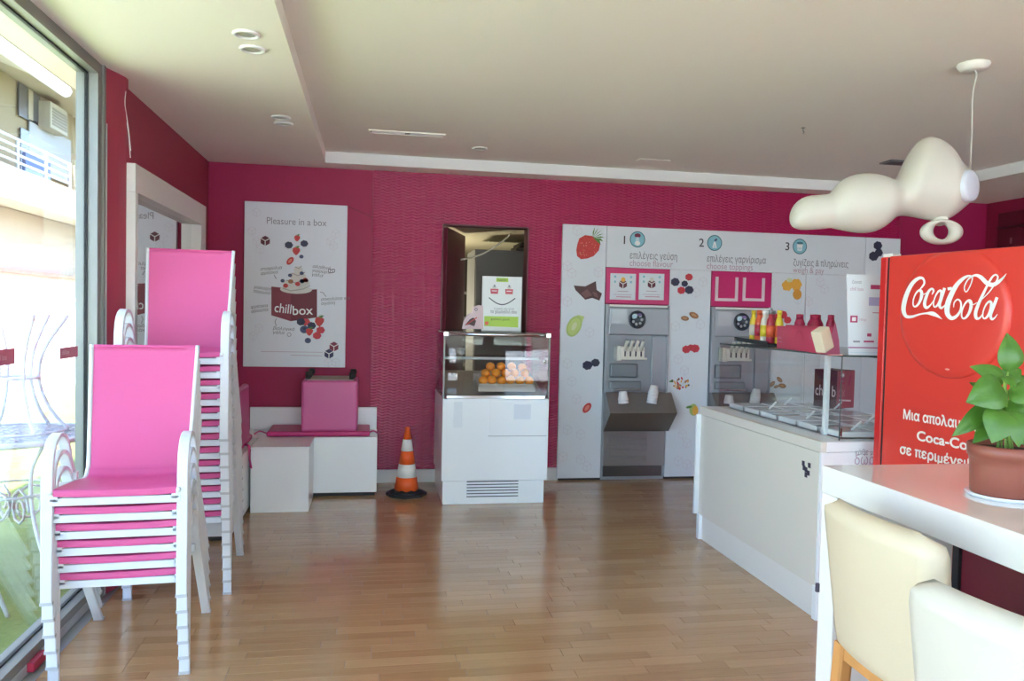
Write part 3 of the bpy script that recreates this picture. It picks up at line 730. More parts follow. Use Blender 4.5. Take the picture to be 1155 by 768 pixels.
# cream swirl
mb = MB()
for c, rx, rz in (((334, 326.5), .130, .036), ((335, 319), .105, .034), ((336, 311.5), .068, .034), ((336.5, 304.5), .036, .030)): F.ell(mb, F.px(*c), rx, rz, M_CREAMP, 3+(326-c[1])/20, n=20)
SH_ = mat('print_swirl_shade', (.36, .36, .35), .5)
for pts_ in ([(319, 325), (328, 328), (342, 326), (350, 322)], [(323, 316), (333, 319), (347, 315)], [(329, 308), (336, 311), (344, 307)], [(333, 301), (337, 303), (340, 300)]): F.stroke(mb, [F.px(*p) for p in pts_], .007, SH_, 5)
mb.build('cream_swirl_print', None, t)
mb = MB()
for c, mm in (((440, 695), M_BLUEB), ((375, 742), M_BLUEB), ((540, 677), M_BLUEB), ((545, 745), M_BLUEB), ((580, 740), M_BLACKB)): F.ell(mb, q(*c), .017, .015, mm, 6)
for c, mm in (((365, 85), M_SBERRY), ((460, 72), M_SBERRY), ((405, 52), M_NUT), ((495, 50), M_BLACKB), ((520, 40), M_SBERRY)): F.ell(mb, q(*c, True), .021, .018, mm, 6)
mb.build('topping_print', None, t)
# box
mb = MB()
F.poly(mb, [q(252, 92, True), q(330, 100, True), q(405, 127, True), q(405, 365, True), q(252, 318, True)], M_BOX2, 1.5)
F.poly(mb, [q(405, 127, True), q(540, 118, True), q(612, 113, True), q(612, 335, True), q(405, 365, True)], M_BOX, 1.5)
mb.build('box_print', None, t)
u, z = q(272, 290, True); F.text('chill', .110, u, z+.0, M_WTEXT, t, k=3, fit=.135, tilt=-.10, name='logo_lettering', bold=.001)
u, z = q(415, 326, True); F.text('box', .108, u, z+.012, M_WTEXT, t, k=3, fit=.165, tilt=.04, name='logo_lettering', bold=.001)
def berry(mb, F, c, r, kind, k=2, rot=0):
    if kind == 'straw':
        pts = [(c[0]+r*a, c[1]+r*b) for a, b in ((-.7, .55), (-.2, .8), (.4, .75), (.85, .4), (.8, -.1), (.4, -.7), (0, -1), (-.45, -.7), (-.8, -.1))]
        F.poly(mb, pts, M_SBERRY, k)
        for i in range(5):
            a = .9+i*.35; F.poly(mb, [(c[0]+r*.25, c[1]+r*.5), (c[0]+r*(.35+.9*math.cos(a)), c[1]+r*(.5+.75*math.sin(a))), (c[0]+r*(.3+.5*math.cos(a+.3)), c[1]+r*(.5+.5*math.sin(a+.3)))], M_GREEN, k+1)
    elif kind == 'black':
        for i in range(8):
            a = i*PI*2/7; rr = .55 if i < 7 else 0; F.ell(mb, (c[0]+r*rr*math.cos(a), c[1]+r*.8*rr*math.sin(a)), r*.45, r*.45, M_BLACKB, k+i*.05, n=8)
    elif kind == 'rasp':
        for i in range(8):
            a = i*PI*2/7; rr = .55 if i < 7 else 0; F.ell(mb, (c[0]+r*rr*math.cos(a), c[1]+r*.8*rr*math.sin(a)), r*.45, r*.45, M_SBERRY if i % 2 else mat('print_raspberry', (.62, .04, .10), .5), k+i*.05, n=8)
    elif kind == 'blue': F.ell(mb, c, r, r*.9, M_BLUEB, k); F.ell(mb, (c[0], c[1]+r*.2), r*.35, r*.3, M_BLACKB, k+1)
    elif kind == 'almond': F.ell(mb, c, r, r*.55, M_NUT, k, rot); F.ell(mb, c, r*.6, r*.25, mat('print_nut_light', (.50, .28, .15), .5), k+1, rot)
    elif kind == 'slice': F.ell(mb, c, r, r*.6, M_SBERRY, k, rot); F.ell(mb, c, r*.6, r*.3, M_SBERRY2, k+1, rot)
for c, r, kd, s2 in (((500, 372), .034, 'straw', 0), ((428, 433), .040, 'black', 0), ((562, 420), .038, 'black', 0), ((492, 482), .044, 'straw', 0), ((537, 533), .021, 'blue', 0)): mb = MB(); berry(mb, F, q(*c), r*.85, kd); mb.build('berry_print', None, t)
mb = MB(); berry(mb, F, q(440, 570), .038, 'slice', rot=.9); mb.build('berry_print', None, t)
for c, r, kd in (((485, 370), .036, 'black'), ((525, 372), .036, 'rasp'), ((570, 400), .036, 'black'), ((512, 430), .036, 'blue'), ((552, 447), .036, 'straw'), ((630, 365), .046, 'straw'), ((640, 435), .036, 'rasp'), ((612, 478), .036, 'rasp'), ((540, 517), .026, 'blue')): mb = MB(); berry(mb, F, q(*c, True), r, kd, 3+(c[0] % 7)*.4); mb.build('berry_print', None, t)
for body, c, s2, tl in (('σταφύλια\nφρέσκα', (180, 655), 0, .12), ('γιαούρτι\nπαγωτό', (110, 105), 1, -.12), ('φρέσκα\nφρούτα', (88, 265), 1, .12), ('αληθινό\nγιαούρτι\nγάλα', (630, 628), 0, -.10), ('σοκολάτα και\nαγάπη', (640, 205), 1, .08), ('βιολογικό\nγάλα', (262, 430), 1, -.05)):
    u, z = q(*c, bool(s2)); F.text(body, .038, u, z, mat('print_ink', (.12, .13, .16), .6), t, tilt=tl, spacing=.9, shear=.25)
mb = MB()
for s_, c in ((0, [(300, 690), (320, 725), (310, 715)]), (1, [(635, 135), (660, 140), (682, 172)]), (1, [(292, 345), (280, 370), (292, 402)])): F.stroke(mb, [q(*p, bool(s_)) for p in c], .006, M_GTEXT, 1.5)
F.stroke(mb, [q(170, 603, True), q(655, 610, True)], .004, M_PTEXT, 1.5); F.stroke(mb, [q(405, 632, True), q(650, 638, True)], .004, M_PTEXT, 1.5)
F.ell(mb, q(392, 470, True), .018, .018, M_GTEXT, 1.2); F.ell(mb, q(392, 470, True), .013, .013, M_PBOARD, 1.6)
for k in range(3): F.ell(mb, q(780+18*k, 655+5*(k % 2)), .013, .018, M_DTEXT, 1.3, n=8); F.ell(mb, q(780+18*k, 655+5*(k % 2)), .008, .012, M_PBOARD, 1.7, n=8)
mb.build('scribble_print', None, t)
# thin picture wire to the wave panels
tag(MB().tube([P_y(393, 233, 6.79), P_y(422, 246, 6.79)], .002, 5).build('hanging_wire', M_BOX), 'thin dark wire running from the poster corner to the wave panels', 'wire')

# ================================================================== PRINTED WALL BOARDS
t = thing('printed_wall_boards', 'white self-service wall boards printed with fruit and steps', 'wall board', (3.3, 6.75, 0))
BY = 6.755
def board(x0, x1, z0, z1): return bxo('board', M_PBOARD, t, x0+.002, x1-.002, BY, 6.798, z0, z1, .0015)
board(1.655, 2.060, .02, 2.292); board(2.060, 4.630, 1.925, 2.292); board(4.630, 5.0, .02, 2.292)
board(2.668, 3.072, .02, 1.923); board(3.672, 4.02, .02, 1.923); board(4.02, 4.630, .02, 1.923)
bxo('plinth', M_BLACK, t, 1.67, 4.99, 6.77, 6.797, 0, .02)  # black strip stands in for the shadow gap under the boards
BF = Face((0, BY, 0))
mb = MB()
for (x, y) in ((651, 260), (640, 300), (645, 308), (675, 307), (640, 340), (665, 375), (640, 410), (645, 430), (650, 450), (640, 485), (655, 490), (635, 515), (655, 518), (662, 526), (793, 318), (785, 330), (762, 368), (790, 366), (765, 405), (772, 418), (760, 465), (770, 490), (775, 500), (765, 520), (775, 524), (925, 318), (930, 326), (912, 340), (870, 320), (900, 338), (958, 330), (885, 400), (900, 408), (870, 396)):
    BF.hexa(mb, BF.px(x, y), .045)
mb.build('cube_outline_print', None, t)['kind'] = 'stuff'
mb = MB()
for (x, y) in ((683, 300), ): pass
BF.stroke(mb, [BF.px(909, 309), BF.px(906, 480)], .004, M_LINE, 1.2)
mb.build('joint_line_print', None, t)
# step captions
for (nx_, ny_, num, cx, cy, ta, tb, tx, ty) in ((701, 275, '1', 719, 270, 'επιλέγεις γεύση', 'choose flavour', 710, 290), (788, 278, '2', 806, 274, 'επιλέγεις γαρνίρισμα', 'choose toppings', 797, 293.5), (885, 282, '3', 902, 278, 'ζυγίζεις & πληρώνεις', 'weigh & pay', 894.5, 298)):
    u, z = BF.px(nx_, ny_); BF.text(num, .105, u, z, M_DTEXT, t, bold=.001)
    mb = MB(); c = BF.px(cx, cy); BF.ell(mb, c, .073, .073, mat('print_teal', (.06, .20, .28), .5), 1.0, n=28); BF.ell(mb, c, .064, .064, M_CYAN, 1.6, n=28)
    if num == '1':
        BF.ell(mb, (c[0], c[1]+.035), .03, .02, mat('print_plum', (.20, .03, .08), .5), 2.2); BF.poly(mb, [(c[0]-.012, c[1]+.02), (c[0]+.012, c[1]+.02), (c[0]+.02, c[1]-.02), (c[0]-.02, c[1]-.02)], M_LBLUE, 2.4); BF.ell(mb, (c[0], c[1]-.035), .026, .02, M_WTEXT, 2.6)
    elif num == '2':
        BF.ell(mb, (c[0]+.01, c[1]+.028), .016, .01, M_BLUEB, 2.2, .7); BF.poly(mb, [(c[0]-.022, c[1]-.045), (c[0]+.022, c[1]-.045), (c[0]+.008, c[1]+.01), (c[0]-.008, c[1]+.01)], M_WTEXT, 2.4); BF.ell(mb, (c[0], c[1]-.03), .01, .013, M_LBLUE, 2.6)
    else:
        BF.poly(mb, [(c[0]-.03, c[1]+.02), (c[0]+.03, c[1]+.02), (c[0]+.022, c[1]-.04), (c[0]-.022, c[1]-.04)], M_WTEXT, 2.4); BF.ell(mb, (c[0], c[1]+.032), .034, .012, mat('print_teal', (.06, .20, .28), .5), 2.2); BF.poly(mb, [(c[0]-.02, c[1]-.01), (c[0]+.02, c[1]-.01), (c[0]+.016, c[1]-.03), (c[0]-.016, c[1]-.03)], M_LBLUE, 2.7)
    mb.build('step_icon_print', None, t)
    u, z = BF.px(tx, ty+1.5); wt, wb_ = {'1': (53.5, 49), '2': (66.5, 52), '3': (62, 35)}[num]
    BF.text(ta, .088, u, z, M_GTEXT, t, fit=BF.px(tx+wt, ty)[0]-u, bold=.0008)
    BF.text(tb, .083, u, z-.066, M_PTEXT, t, fit=BF.px(tx+wb_, ty)[0]-u)
# fruit prints
def fruit(name, items):
    for i, (x, y, r, kd, rot) in enumerate(items): mb = MB(); berry(mb, BF, BF.px(x, y), r*.88, kd, 1.5+i*1.6, rot); mb.build(name, None, t)
mb = MB(); c = BF.px(664, 278); s = .105
BF.poly(mb, [(c[0]+s*a, c[1]+s*b) for a, b in ((-1.0, .15), (-.85, .65), (-.35, .95), (.25, .9), (.8, .65), (1.0, .2), (.9, -.3), (.45, -.8), (-.1, -1.02), (-.65, -1.1), (-1.0, -.85), (-1.08, -.35))], M_SBERRY, 1.5)
for i in range(7):
    a = -.9+i*.42; BF.poly(mb, [(c[0]+s*.35, c[1]+s*.75), (c[0]+s*(.55+1.0*math.cos(a)*.8), c[1]+s*(.85+.85*math.sin(a))), (c[0]+s*(.5+.55*math.cos(a+.3)), c[1]+s*(.8+.45*math.sin(a+.3)))], M_GREEN, 2.6)
for i in range(22): BF.ell(mb, (c[0]+s*random.uniform(-.8, .6), c[1]+s*random.uniform(-.8, .5)), .004, .006, M_SBERRY2, 2.2, n=5)
mb.build('strawberry_print', None, t)
mb = MB()
BF.poly(mb, [BF.px(*p) for p in ((647, 322), (660, 323), (672, 317), (673, 327), (679, 331), (676, 339), (668, 336), (660, 338), (655, 333), (649, 327))], M_CHOC, 1.5)
BF.poly(mb, [BF.px(*p) for p in ((655, 331), (662, 326), (668, 333), (660, 336))], mat('print_chocolate_light', (.20, .10, .10), .5), 2.6)
BF.poly(mb, [BF.px(*p) for p in ((668, 329), (673, 330), (675, 336), (670, 334))], mat('print_chocolate_light', (.20, .10, .10), .5), 2.6)
mb.build('chocolate_print', None, t)
mb = MB(); c = BF.px(647.5, 368); BF.ell(mb, c, .065, .100, M_KIWI, 1.5, -.45); BF.ell(mb, c, .050, .083, mat('print_kiwi_mid', (.52, .64, .22), .5), 2.6, -.45); BF.ell(mb, c, .02, .04, M_KIWI2, 3.7, -.45)
BF.poly(mb, [BF.px(*p) for p in ((651, 355), (659, 357), (655, 368), (651, 362))], mat('print_kiwi_mid', (.52, .64, .22), .5), 1.2)
mb.build('kiwi_print', None, t)
fruit('blackberry_print', [(662.5, 412, .055, 'black', 0), (671.5, 409, .048, 'black', 0)])
fruit('strawberry_slice_print', [(662, 460, .06, 'slice', .9)])
fruit('mixed_berry_print', [(761.5, 318, .05, 'black', 0), (777, 312.5, .043, 'rasp', 0), (772, 320, .038, 'black', 0), (777, 327, .05, 'black', 0), (768, 327.5, .045, 'rasp', 0)])
fruit('almond_print', [(772.5, 359, .045, 'almond', -.1), (782.5, 355.5, .055, 'almond', -.4)])
fruit('raspberry_print', [(774, 394, .048, 'rasp', 0), (784, 393, .05, 'rasp', 0), (779, 392, .04, 'rasp', 0)])
mb = MB()
for i in range(34):
    a = random.random()*2*PI; r = math.sqrt(random.random()); c = BF.px(769+13*r*math.cos(a), 433+6.5*r*math.sin(a)); BF.ell(mb, c, random.uniform(.008, .018), random.uniform(.006, .012), random.choice([M_NUT, M_SBERRY, M_MANGO, M_CREAMP, M_CHOC]), 1.2+i*.08, random.random()*3, n=7)
BF.ell(mb, BF.px(757, 430), .02, .008, M_GREEN, 2, .2)
mb.build('granola_print', None, t)
mb = MB()
BF.ell(mb, BF.px(782, 462), .04, .055, M_KIWI, 1.5); BF.ell(mb, BF.px(784, 463), .03, .045, M_MANGO, 2.6); BF.ell(mb, BF.px(777, 459), .03, .012, M_GREEN, 2.2, .2); mb.build('pineapple_print', None, t)
mb = MB()
BF.ell(mb, BF.px(888, 322), .055, .05, M_MANGO, 1.5, lump=.1); BF.ell(mb, BF.px(898, 321), .055, .055, M_MANGO, 2.4, lump=.1); BF.ell(mb, BF.px(899, 332), .045, .05, mat('print_mango_dark', (.70, .33, .05), .5), 3.2); BF.ell(mb, BF.px(890, 316), .03, .02, M_KIWI2, 3.6)
mb.build('mango_print', None, t)
fruit('cherry_print', [(876, 358, .05, 'rasp', 0), (883, 355, .05, 'rasp', 0), (888, 361, .045, 'rasp', 0), (870, 362, .035, 'slice', .4)])
fruit('pecan_print', [(871, 433, .04, 'almond', .8), (879, 428, .04, 'almond', -.7), (882, 435, .045, 'almond', -.2), (875, 436, .03, 'almond', .3)])
fruit('dark_grape_print', [(990, 277, .055, 'black', 0), (991, 285, .05, 'black', 0), (985, 289, .06, 'black', 0)])
# magenta header panels above the machines
for i, (x0, x1, lb) in enumerate(((2.064, 2.664, 'glossy magenta panel with two flavour cards above the first machine'), (3.076, 3.668, 'glossy magenta panel with two open white frames above the second machine'))):
    m_ = thing('flavour_panel', lb, 'panel', ((x0+x1)/2, 6.75, 1.6), 'magenta panels above the machines')
    bxo('panel', M_PMAG, m_, x0, x1, 6.745, 6.798, 1.60, 1.922, .003)
    G = Face((0, 6.745, 0))
    if i == 0:
        for (cx0, cx1) in ((688.5, 716.5), (721, 748.5)):
            c0 = G.px(cx0, 308); c1 = G.px(cx1, 338.5)
            o = MB(); G.poly(o, [(c0[0], c1[1]), (c1[0], c1[1]), (c1[0], c0[1]), (c0[0], c0[1])], M_PBOARD, 1); cc = ((c0[0]+c1[0])/2, c0[1]-.095)
            G.cube(o, cc, .042, mat('print_cube_plum', (.13, .03, .06), .5), M_WTEXT, 2)
            G.ell(o, (cc[0], cc[1]+.04), .02, .022, M_MANGO if cx0 < 700 else M_CREAMP, 4)
            for dx in (-.075, .075):
                for dz in (.0, .045): G.ell(o, (cc[0]+dx, cc[1]+.02+dz), .011, .011, M_CYAN, 2)
            G.stroke(o, [(cc[0]-.05, cc[1]-.065), (cc[0]+.05, cc[1]-.065)], .006, M_PTEXT, 2); G.stroke(o, [(cc[0]-.085, cc[1]-.095), (cc[0]+.085, cc[1]-.095)], .004, M_PTEXT, 2); G.stroke(o, [(cc[0]-.06, cc[1]-.115), (cc[0]+.08, cc[1]-.115)], .007, mat('print_pink_line', (.6, .25, .4), .5), 2)
            o.build('flavour_card', None, m_)
    else:
        for (cx0, cx1) in ((807, 831.5), (838, 861.5)):
            c0 = G.px(cx0, 312); c1 = G.px(cx1, 340); z0_, z1_ = c1[1], 1.87
            o = MB(); b_ = .026
            o.box(c0[0], c0[0]+b_, 6.733, 6.745, z0_, z1_); o.box(c1[0]-b_, c1[0], 6.733, 6.745, z0_, z1_); o.box(c0[0]+b_, c1[0]-b_, 6.733, 6.745, z0_, z0_+b_)
            o.build('card_holder', mat('pinkish_white_frame', (.78, .62, .70), .4), m_)

# ================================================================== SOFT-SERVE MACHINES
def machine(x0, lb):
    x1 = x0+.60; t = thing('soft_serve_machine', lb, 'machine', (x0+.3, 6.6, 0), 'soft serve machines built into the boards')
    f0 = 6.765
    bxo('body', M_STEEL, t, x0, x1, f0, 6.797, .0, 1.592)
    bxo('top_rail', M_TRIMW, t, x0+.005, x1-.005, 6.735, f0, 1.572, 1.592, .002)
    bxo('top_panel', M_STEEL, t, x0+.03, x1-.01, 6.715, f0, 1.32, 1.565, .008)
    e = MB(); cx = x0+.29; e.lathe([(0, 0), (.078, 0), (.082, .006), (.078, .012), (.066, .014), (.066, .008), (0, .008)], 32, (cx, 6.715, 1.46), axis=(0, -1, 0)); em = e.build('badge', mat('dark_badge', (.04, .05, .07), .25), t)
    g = MB(); G = Face((0, 6.707, 0)); 
    for k in range(7): G.ell(g, (cx+.042*math.cos(k*.9), 1.46+.042*math.sin(k*.9)), .014, .014, M_STEEL, 1, n=8)
    G.ell(g, (cx-.028, 1.49), .024, .022, M_LBLUE, 1.6); G.ell(g, (cx+.02, 1.505), .022, .012, mat('badge_violet', (.2, .12, .35), .4), 1.8)
    g.build('badge_print', None, em)
    bxo('info_label', mat('pale_metal_label', (.55, .62, .66), .25, metal=.3), t, x0+.05, x0+.19, 6.712, 6.716, 1.42, 1.55)
    bxo('frame_strip', M_STEEL, t, x0, x0+.03, 6.72, f0, .80, 1.592, .002); bxo('frame_strip', M_STEEL, t, x1-.015, x1, 6.72, f0, .80, 1.592, .002)
    bxo('side_plate', M_STEEL, t, x1-.15, x1-.015, 6.735, f0, .82, 1.31, .003)
    d = bxo('dispenser_head', M_DISP, t, x0+.12, x0+.35, 6.655, f0, 1.10, 1.215, .008)
    bxo('dispenser_cover', M_DISP, t, x0+.095, x0+.14, 6.67, f0, 1.09, 1.22, .006)
    for k in range(4):
        xx = x0+.165+k*.05
        MB().tube([(xx, 6.66, 1.18), (xx+.004, 6.64, 1.24), (xx+.01, 6.62, 1.27)], [.015, .014, .017], 10).build('handle', M_DISP, d)
        bxo('spout', M_DTEXT, d, xx-.006, xx+.006, 6.65, 6.656, 1.13, 1.175)
    MB().tube([(x0+.35, 6.7, 1.11), (x0+.385, 6.69, 1.105)], .012, 8).build('tap', M_DISP, d)
    bxo('drip_window', mat('steel_recess', (.24, .28, .31), .35, metal=.5), t, x0+.06, x0+.32, 6.75, f0, .93, 1.06, .015, seg=3)
    bxo('drip_window_lower', mat('steel_recess', (.24, .28, .31), .35, metal=.5), t, x0+.06, x0+.36, 6.745, f0, .83, .90, .01)
    bxo('drip_tray', M_CHROME, t, x0+.08, x0+.34, 6.69, 6.745, .822, .836, .003)
    # tray housing: a wedge that sticks out with a sloping top and undercut
    MB().prism([(6.765, .80), (6.70, .80), (6.55, .635), (6.745, .445), (6.765, .445)], x0+.01, x1+.03, axis='x').build('tray_housing', M_STEELD, t, bevel=.003)
    bxo('lower_panel', M_STEELD, t, x0+.01, x1-.005, 6.735, f0, .13, .445, .003)
    for k in range(10): bxo('louver', M_STEELD, t, x0+.06, x1-.18, 6.726, 6.737, .155+k*.028, .165+k*.028, .002)
    bxo('kick_plate', mat('dark_steel', (.13, .12, .12), .2, metal=.7), t, x0+.02, x1-.02, 6.755, f0, .03, .125)
    return t
machine(2.064, 'grey soft serve machine under the two flavour cards, left one')
machine(3.076, 'grey soft serve machine behind the glass counter, under the open frames')
def cup_stack(x, y, z, lean, lb, n=3):
    t = thing('cup_stack', lb, 'cups', (x, y, z), 'upturned paper cups on the machine tray')
    for k in range(n):
        zz = .028*k
        mb = MB(); mb.T = Matrix.Translation((x, y, z)) @ Matrix.Rotation(lean, 4, 'Y')
        mb.lathe([(.046, zz), (.048, zz+.004), (.046, zz+.008), (.034, zz+.075), (.030, zz+.078), (0, zz+.078)], 20); mb.build('cup', M_WTEXT, t)
a = P_y(703, 459, 6.62); cup_stack(a.x, 6.62, .715, -.08, 'short stack of upturned white cups on the left of the machine tray', 2)
a = P_y(735, 459, 6.62); cup_stack(a.x, 6.62, .715, .12, 'taller stack of upturned white cups on the right of the machine tray', 4)
a = P_y(851, 452, 6.62); cup_stack(a.x, 6.62, .715, .12, 'leaning stack of upturned white cups seen through the counter glass', 3)
a = P_y(822, 455, 6.62); cup_stack(a.x, 6.62, .715, 0, 'low upturned white cup seen through the far end of the counter glass', 1)

# ================================================================== TRAFFIC CONE
cx, cy = .30, 6.33
t = thing('traffic_cone', 'orange and white striped traffic cone standing on the wooden floor', 'cone', (cx, cy, 0))
mb = MB(); mb.T = Matrix.Translation((cx, cy, 0)) @ Matrix.Rotation(.35, 4, 'Z')
mb.prism([(.165*math.cos(a)*1.0, .165*math.sin(a)) for a in [PI/8+k*PI/4 for k in range(8)]], 0, .022, axis='z'); mb.lathe([(.145, .02), (.11, .035), (.10, .05), (0, .05)], 8); mb.build('base', M_BLACK, t)
def rad(z): return .098-(.098-.028)*(z-.04)/.46
for (za, zb, m_) in ((.04, .15, M_ORANGE), (.15, .255, M_CWHITE), (.255, .36, M_ORANGE), (.36, .455, M_CWHITE), (.455, .545, M_ORANGE)):
    pr = [(rad(za), za), (rad(zb)+(0 if zb < .5 else -.004), zb)]
    if zb > .5: pr += [(.018, zb+.006), (0, zb+.007)]
    MB().lathe(pr, 28, (cx, cy, 0)).build('body' if m_ is M_ORANGE else 'reflective_band', m_, t)

# ================================================================== REFRIGERATED CASE
cx0, cx1, cy0, cy1 = .548, 1.386, 5.97, 6.70
t = thing('display_case', 'white refrigerated display case with a glass top in the wall opening', 'display case', ((cx0+cx1)/2, 6.3, 0))
bxo('cabinet', M_WHITE, t, cx0, cx1, cy0, cy1, .182, .822, .004)
bxo('kick_panel', M_WHITE, t, cx0+.012, cx1-.025, cy0+.006, cy1, 0, .18, .002)
for k in range(6): bxo('grille_slot', mat('grille_dark', (.05, .06, .10), .5), t, .748, 1.155, cy0+.002, cy0+.008, .055+k*.0235, .062+k*.0235)
hp = bxo('access_panel', M_WHITE, t, .915, 1.365, cy0-.006, cy0, .535, .805, .002)
bxo('notice_card', mat('bluish_card', (.72, .78, .86), .5), hp, 1.105, 1.24, cy0-.008, cy0-.006, .665, .782)
bxo('access_panel_gap', M_LINE, hp, .908, 1.37, cy0-.0025, cy0-.0005, .530, .537)
bxo('vertical_strip', mat('pale_strip', (.74, .79, .83), .4), t, .635, .70, cy0-.004, cy0, .60, .80, .001)
bxo('work_deck', M_CHROME, t, cx0+.03, cx1-.03, cy0+.01, cy0+.05, .822, .848, .003)
MB().prism([(cy0+.05, .825), (cy0+.05, .845), (cy1-.1, .99), (cy1-.03, .99), (cy1-.03, .825)], cx0+.03, cx1-.03, axis='x').build('inner_deck', mat('dull_inox', (.40, .38, .36), .4, metal=.5), t)
bxo('back_frame', M_ALU, t, cx0+.02, cx1-.02, cy1-.02, cy1, .822, .86); bxo('back_frame', M_ALU, t, cx0+.02, cx1-.02, cy1-.02, cy1, 1.31, 1.335)
for xx in (cx0+.004, cx1-.010): bxo('side_glass', M_CASEG, t, xx, xx+.006, cy0+.01, cy1, .822, 1.33)
bxo('front_glass', M_CASEG, t, cx0+.012, cx1-.012, cy0+.012, cy0+.018, .848, 1.31)
bxo('top_glass', M_CASEG, t, cx0, cx1, cy0+.01, cy1, 1.336, 1.344)
bxo('middle_shelf', M_CASEG, t, cx0+.03, cx1-.03, cy0+.28, cy1-.03, 1.12, 1.128)
bxo('shelf_edge', M_ALUL, t, cx0+.03, cx1-.03, cy0+.27, cy0+.28, 1.112, 1.132)
MB().tube([(cx0+.0, cy0+.012, 1.322), (cx1, cy0+.012, 1.322)], .013, 12).build('front_bar', M_CHROME, t)
for xx in (cx0+.015, cx1-.015): bxo('bar_clamp', M_CHROME, t, xx-.018, xx+.018, cy0-.006, cy0+.03, 1.305, 1.34, .003)
for xx in (cx0+.005, cx1-.005): bxo('corner_post', M_ALU, t, xx-.006, xx+.006, cy0+.004, cy0+.012, .822, 1.32)
for xx in (cx1-.06, ): MB().lathe([(0, -.004), (.014, -.004), (.014, .004), (0, .004)], 12, (xx+.02, cy0+.015, 1.12), axis=(0, -1, 0)).build('fixing_stud', M_CHROME, t)
# oranges on a tray
ox0, ox1, oy0, oy1, oz = .83, 1.285, 6.03, 6.34, .86
t = thing('fruit_tray', 'clear shallow tray holding the oranges inside the display case', 'tray', ((ox0+ox1)/2, 6.2, oz))
tm = mat('clear_tray', (.50, .45, .40), .3)
bxo('tray_base', tm, t, ox0, ox1, oy0, oy1, oz+.052, oz+.062, .002)
bxo('tray_rim', tm, t, ox0, ox1, oy0, oy0+.006, oz+.015, oz+.075); bxo('tray_rim', tm, t, ox0, ox0+.006, oy0, oy1, oz+.05, oz+.085); bxo('tray_rim', tm, t, ox1-.006, ox1, oy0, oy1, oz+.05, oz+.085)
bxo('tray_back', tm, t, ox0, ox1, oy1, oy1+.006, oz+.05, oz+.13)
r = .037
proto = None
spots = []
for i in range(6): spots.append((ox0+.045+i*.073, 6.075, oz+.063+r*.95, 'front row, %s from the left' % ORD2[i] if 0 else i, 'front'))
for i in range(5): spots.append((ox0+.075+i*.078, 6.125, oz+.115+r, i, 'middle'))
for i in range(4): spots.append((ox0+.115+i*.087, 6.185, oz+.160+r, i, 'top'))
OR = ['leftmost', 'second from left', 'third from left', 'third from right', 'second from right', 'rightmost']
OR5 = ['leftmost', 'second from left', 'centre', 'second from right', 'rightmost']; OR4 = ['leftmost', 'second from left', 'second from right', 'rightmost']
for (x, y, z, i, rw) in spots:
    nm = (OR if rw == 'front' else OR5 if rw == 'middle' else OR4)[i]
    if proto is None:
        proto = MB().sphere((0, 0, 0), r, 20, None, (1, 1, .95)).build('orange_fruit', M_FRUIT); MB().lathe([(.004, 0), (.003, .003), (0, .003)], 6, (0, 0, r*.94)).build('stem_end', M_GREEN, proto); o = proto
    else: o = copy_tree(proto)
    o.location = (x+random.uniform(-.006, .006), y, z+random.uniform(-.004, .004)); o.rotation_euler = (random.uniform(-1, 1), random.uniform(-1, 1), random.random()*3)
    tag(o, f'{nm} orange in the {rw} row on the clear tray', 'fruit', 'oranges in the display case')
bxo('tray_step', tm, bpy.data.objects['fruit_tray'], ox0+.02, ox1-.02, 6.105, oy1, oz+.062, oz+.112, .004)
bxo('tray_step', tm, bpy.data.objects['fruit_tray'], ox0+.05, ox1-.05, 6.160, oy1, oz+.112, oz+.157, .004)
# smile sign on the case
a = P_y(543, 374, 6.3); b = P_y(587.5, 374, 6.3); sx0, sx1, sz0, sz1 = a.x, b.x, 1.345, 1.79
t = thing('smiley_sign', 'white counter sign with a smile and a lime green footer on the display case', 'sign', ((sx0+sx1)/2, 6.32, 1.345))
bxo('sign_board', mat('sign_white', (.80, .84, .84), .35), t, sx0, sx1, 6.30, 6.315, sz0, sz1, .002)
bxo('stand_foot', M_CASEG, t, sx0+.02, sx1-.02, 6.315, 6.38, sz0, sz0+.006)
G = Face((sx0, 6.30, sz0)); W_, H_ = sx1-sx0, sz1-sz0; sc = W_/185
def g(cx, cy): return ((cx-568)*sc*.985, H_-(cy-392)/262*H_)
mb = MB(); G.poly(mb, [g(580, 632), g(742, 636), g(742, 584), g(580, 584)], M_LIME, 1); mb.build('footer_print', None, t); mb = MB(); G.poly(mb, [g(633, 418), g(690, 418), g(690, 399), g(633, 399)], M_LIME, 1)
mb.build('heading_print', None, t); mb = MB(); G.ell(mb, g(592, 618), .016, .016, M_ORR, 2); mb.build('dot_print', None, t)
mb = MB()
for c in (625, 695):
    G.poly(mb, [g(c-17, 476), g(c+17, 476), g(c+19, 452), g(c-19, 452)], mat('cup_pink', (.65, .12, .16), .5), 1); G.stroke(mb, [g(c-12, 462), g(c+12, 462)], .007, M_WTEXT, 2); G.ell(mb, g(c, 445), .018, .012, M_CREAMP, 2); G.ell(mb, g(c, 438), .008, .01, M_GTEXT, 2.5)
mb.build('cup_eye_print', None, t)
mb = MB(); G.stroke(mb, [g(600+125*i/14, 495+32*math.sin(PI*i/14)) for i in range(15)], .008, M_DTEXT, 1); mb.build('smile_print', None, t)
u, z = g(608, 564); G.text('η χαρά μας είναι', .028, *g(625, 552), M_GTEXT, t, xs=.75); G.text('το χαμόγελό σου', .038, u, z-.008, M_DTEXT, t, xs=.72); G.text('φρέσκος χυμός', .022, *g(610, 602), M_DTEXT, t)
G.text('δωρεάν', .025, *g(638, 413), M_DTEXT, t, xs=.8)
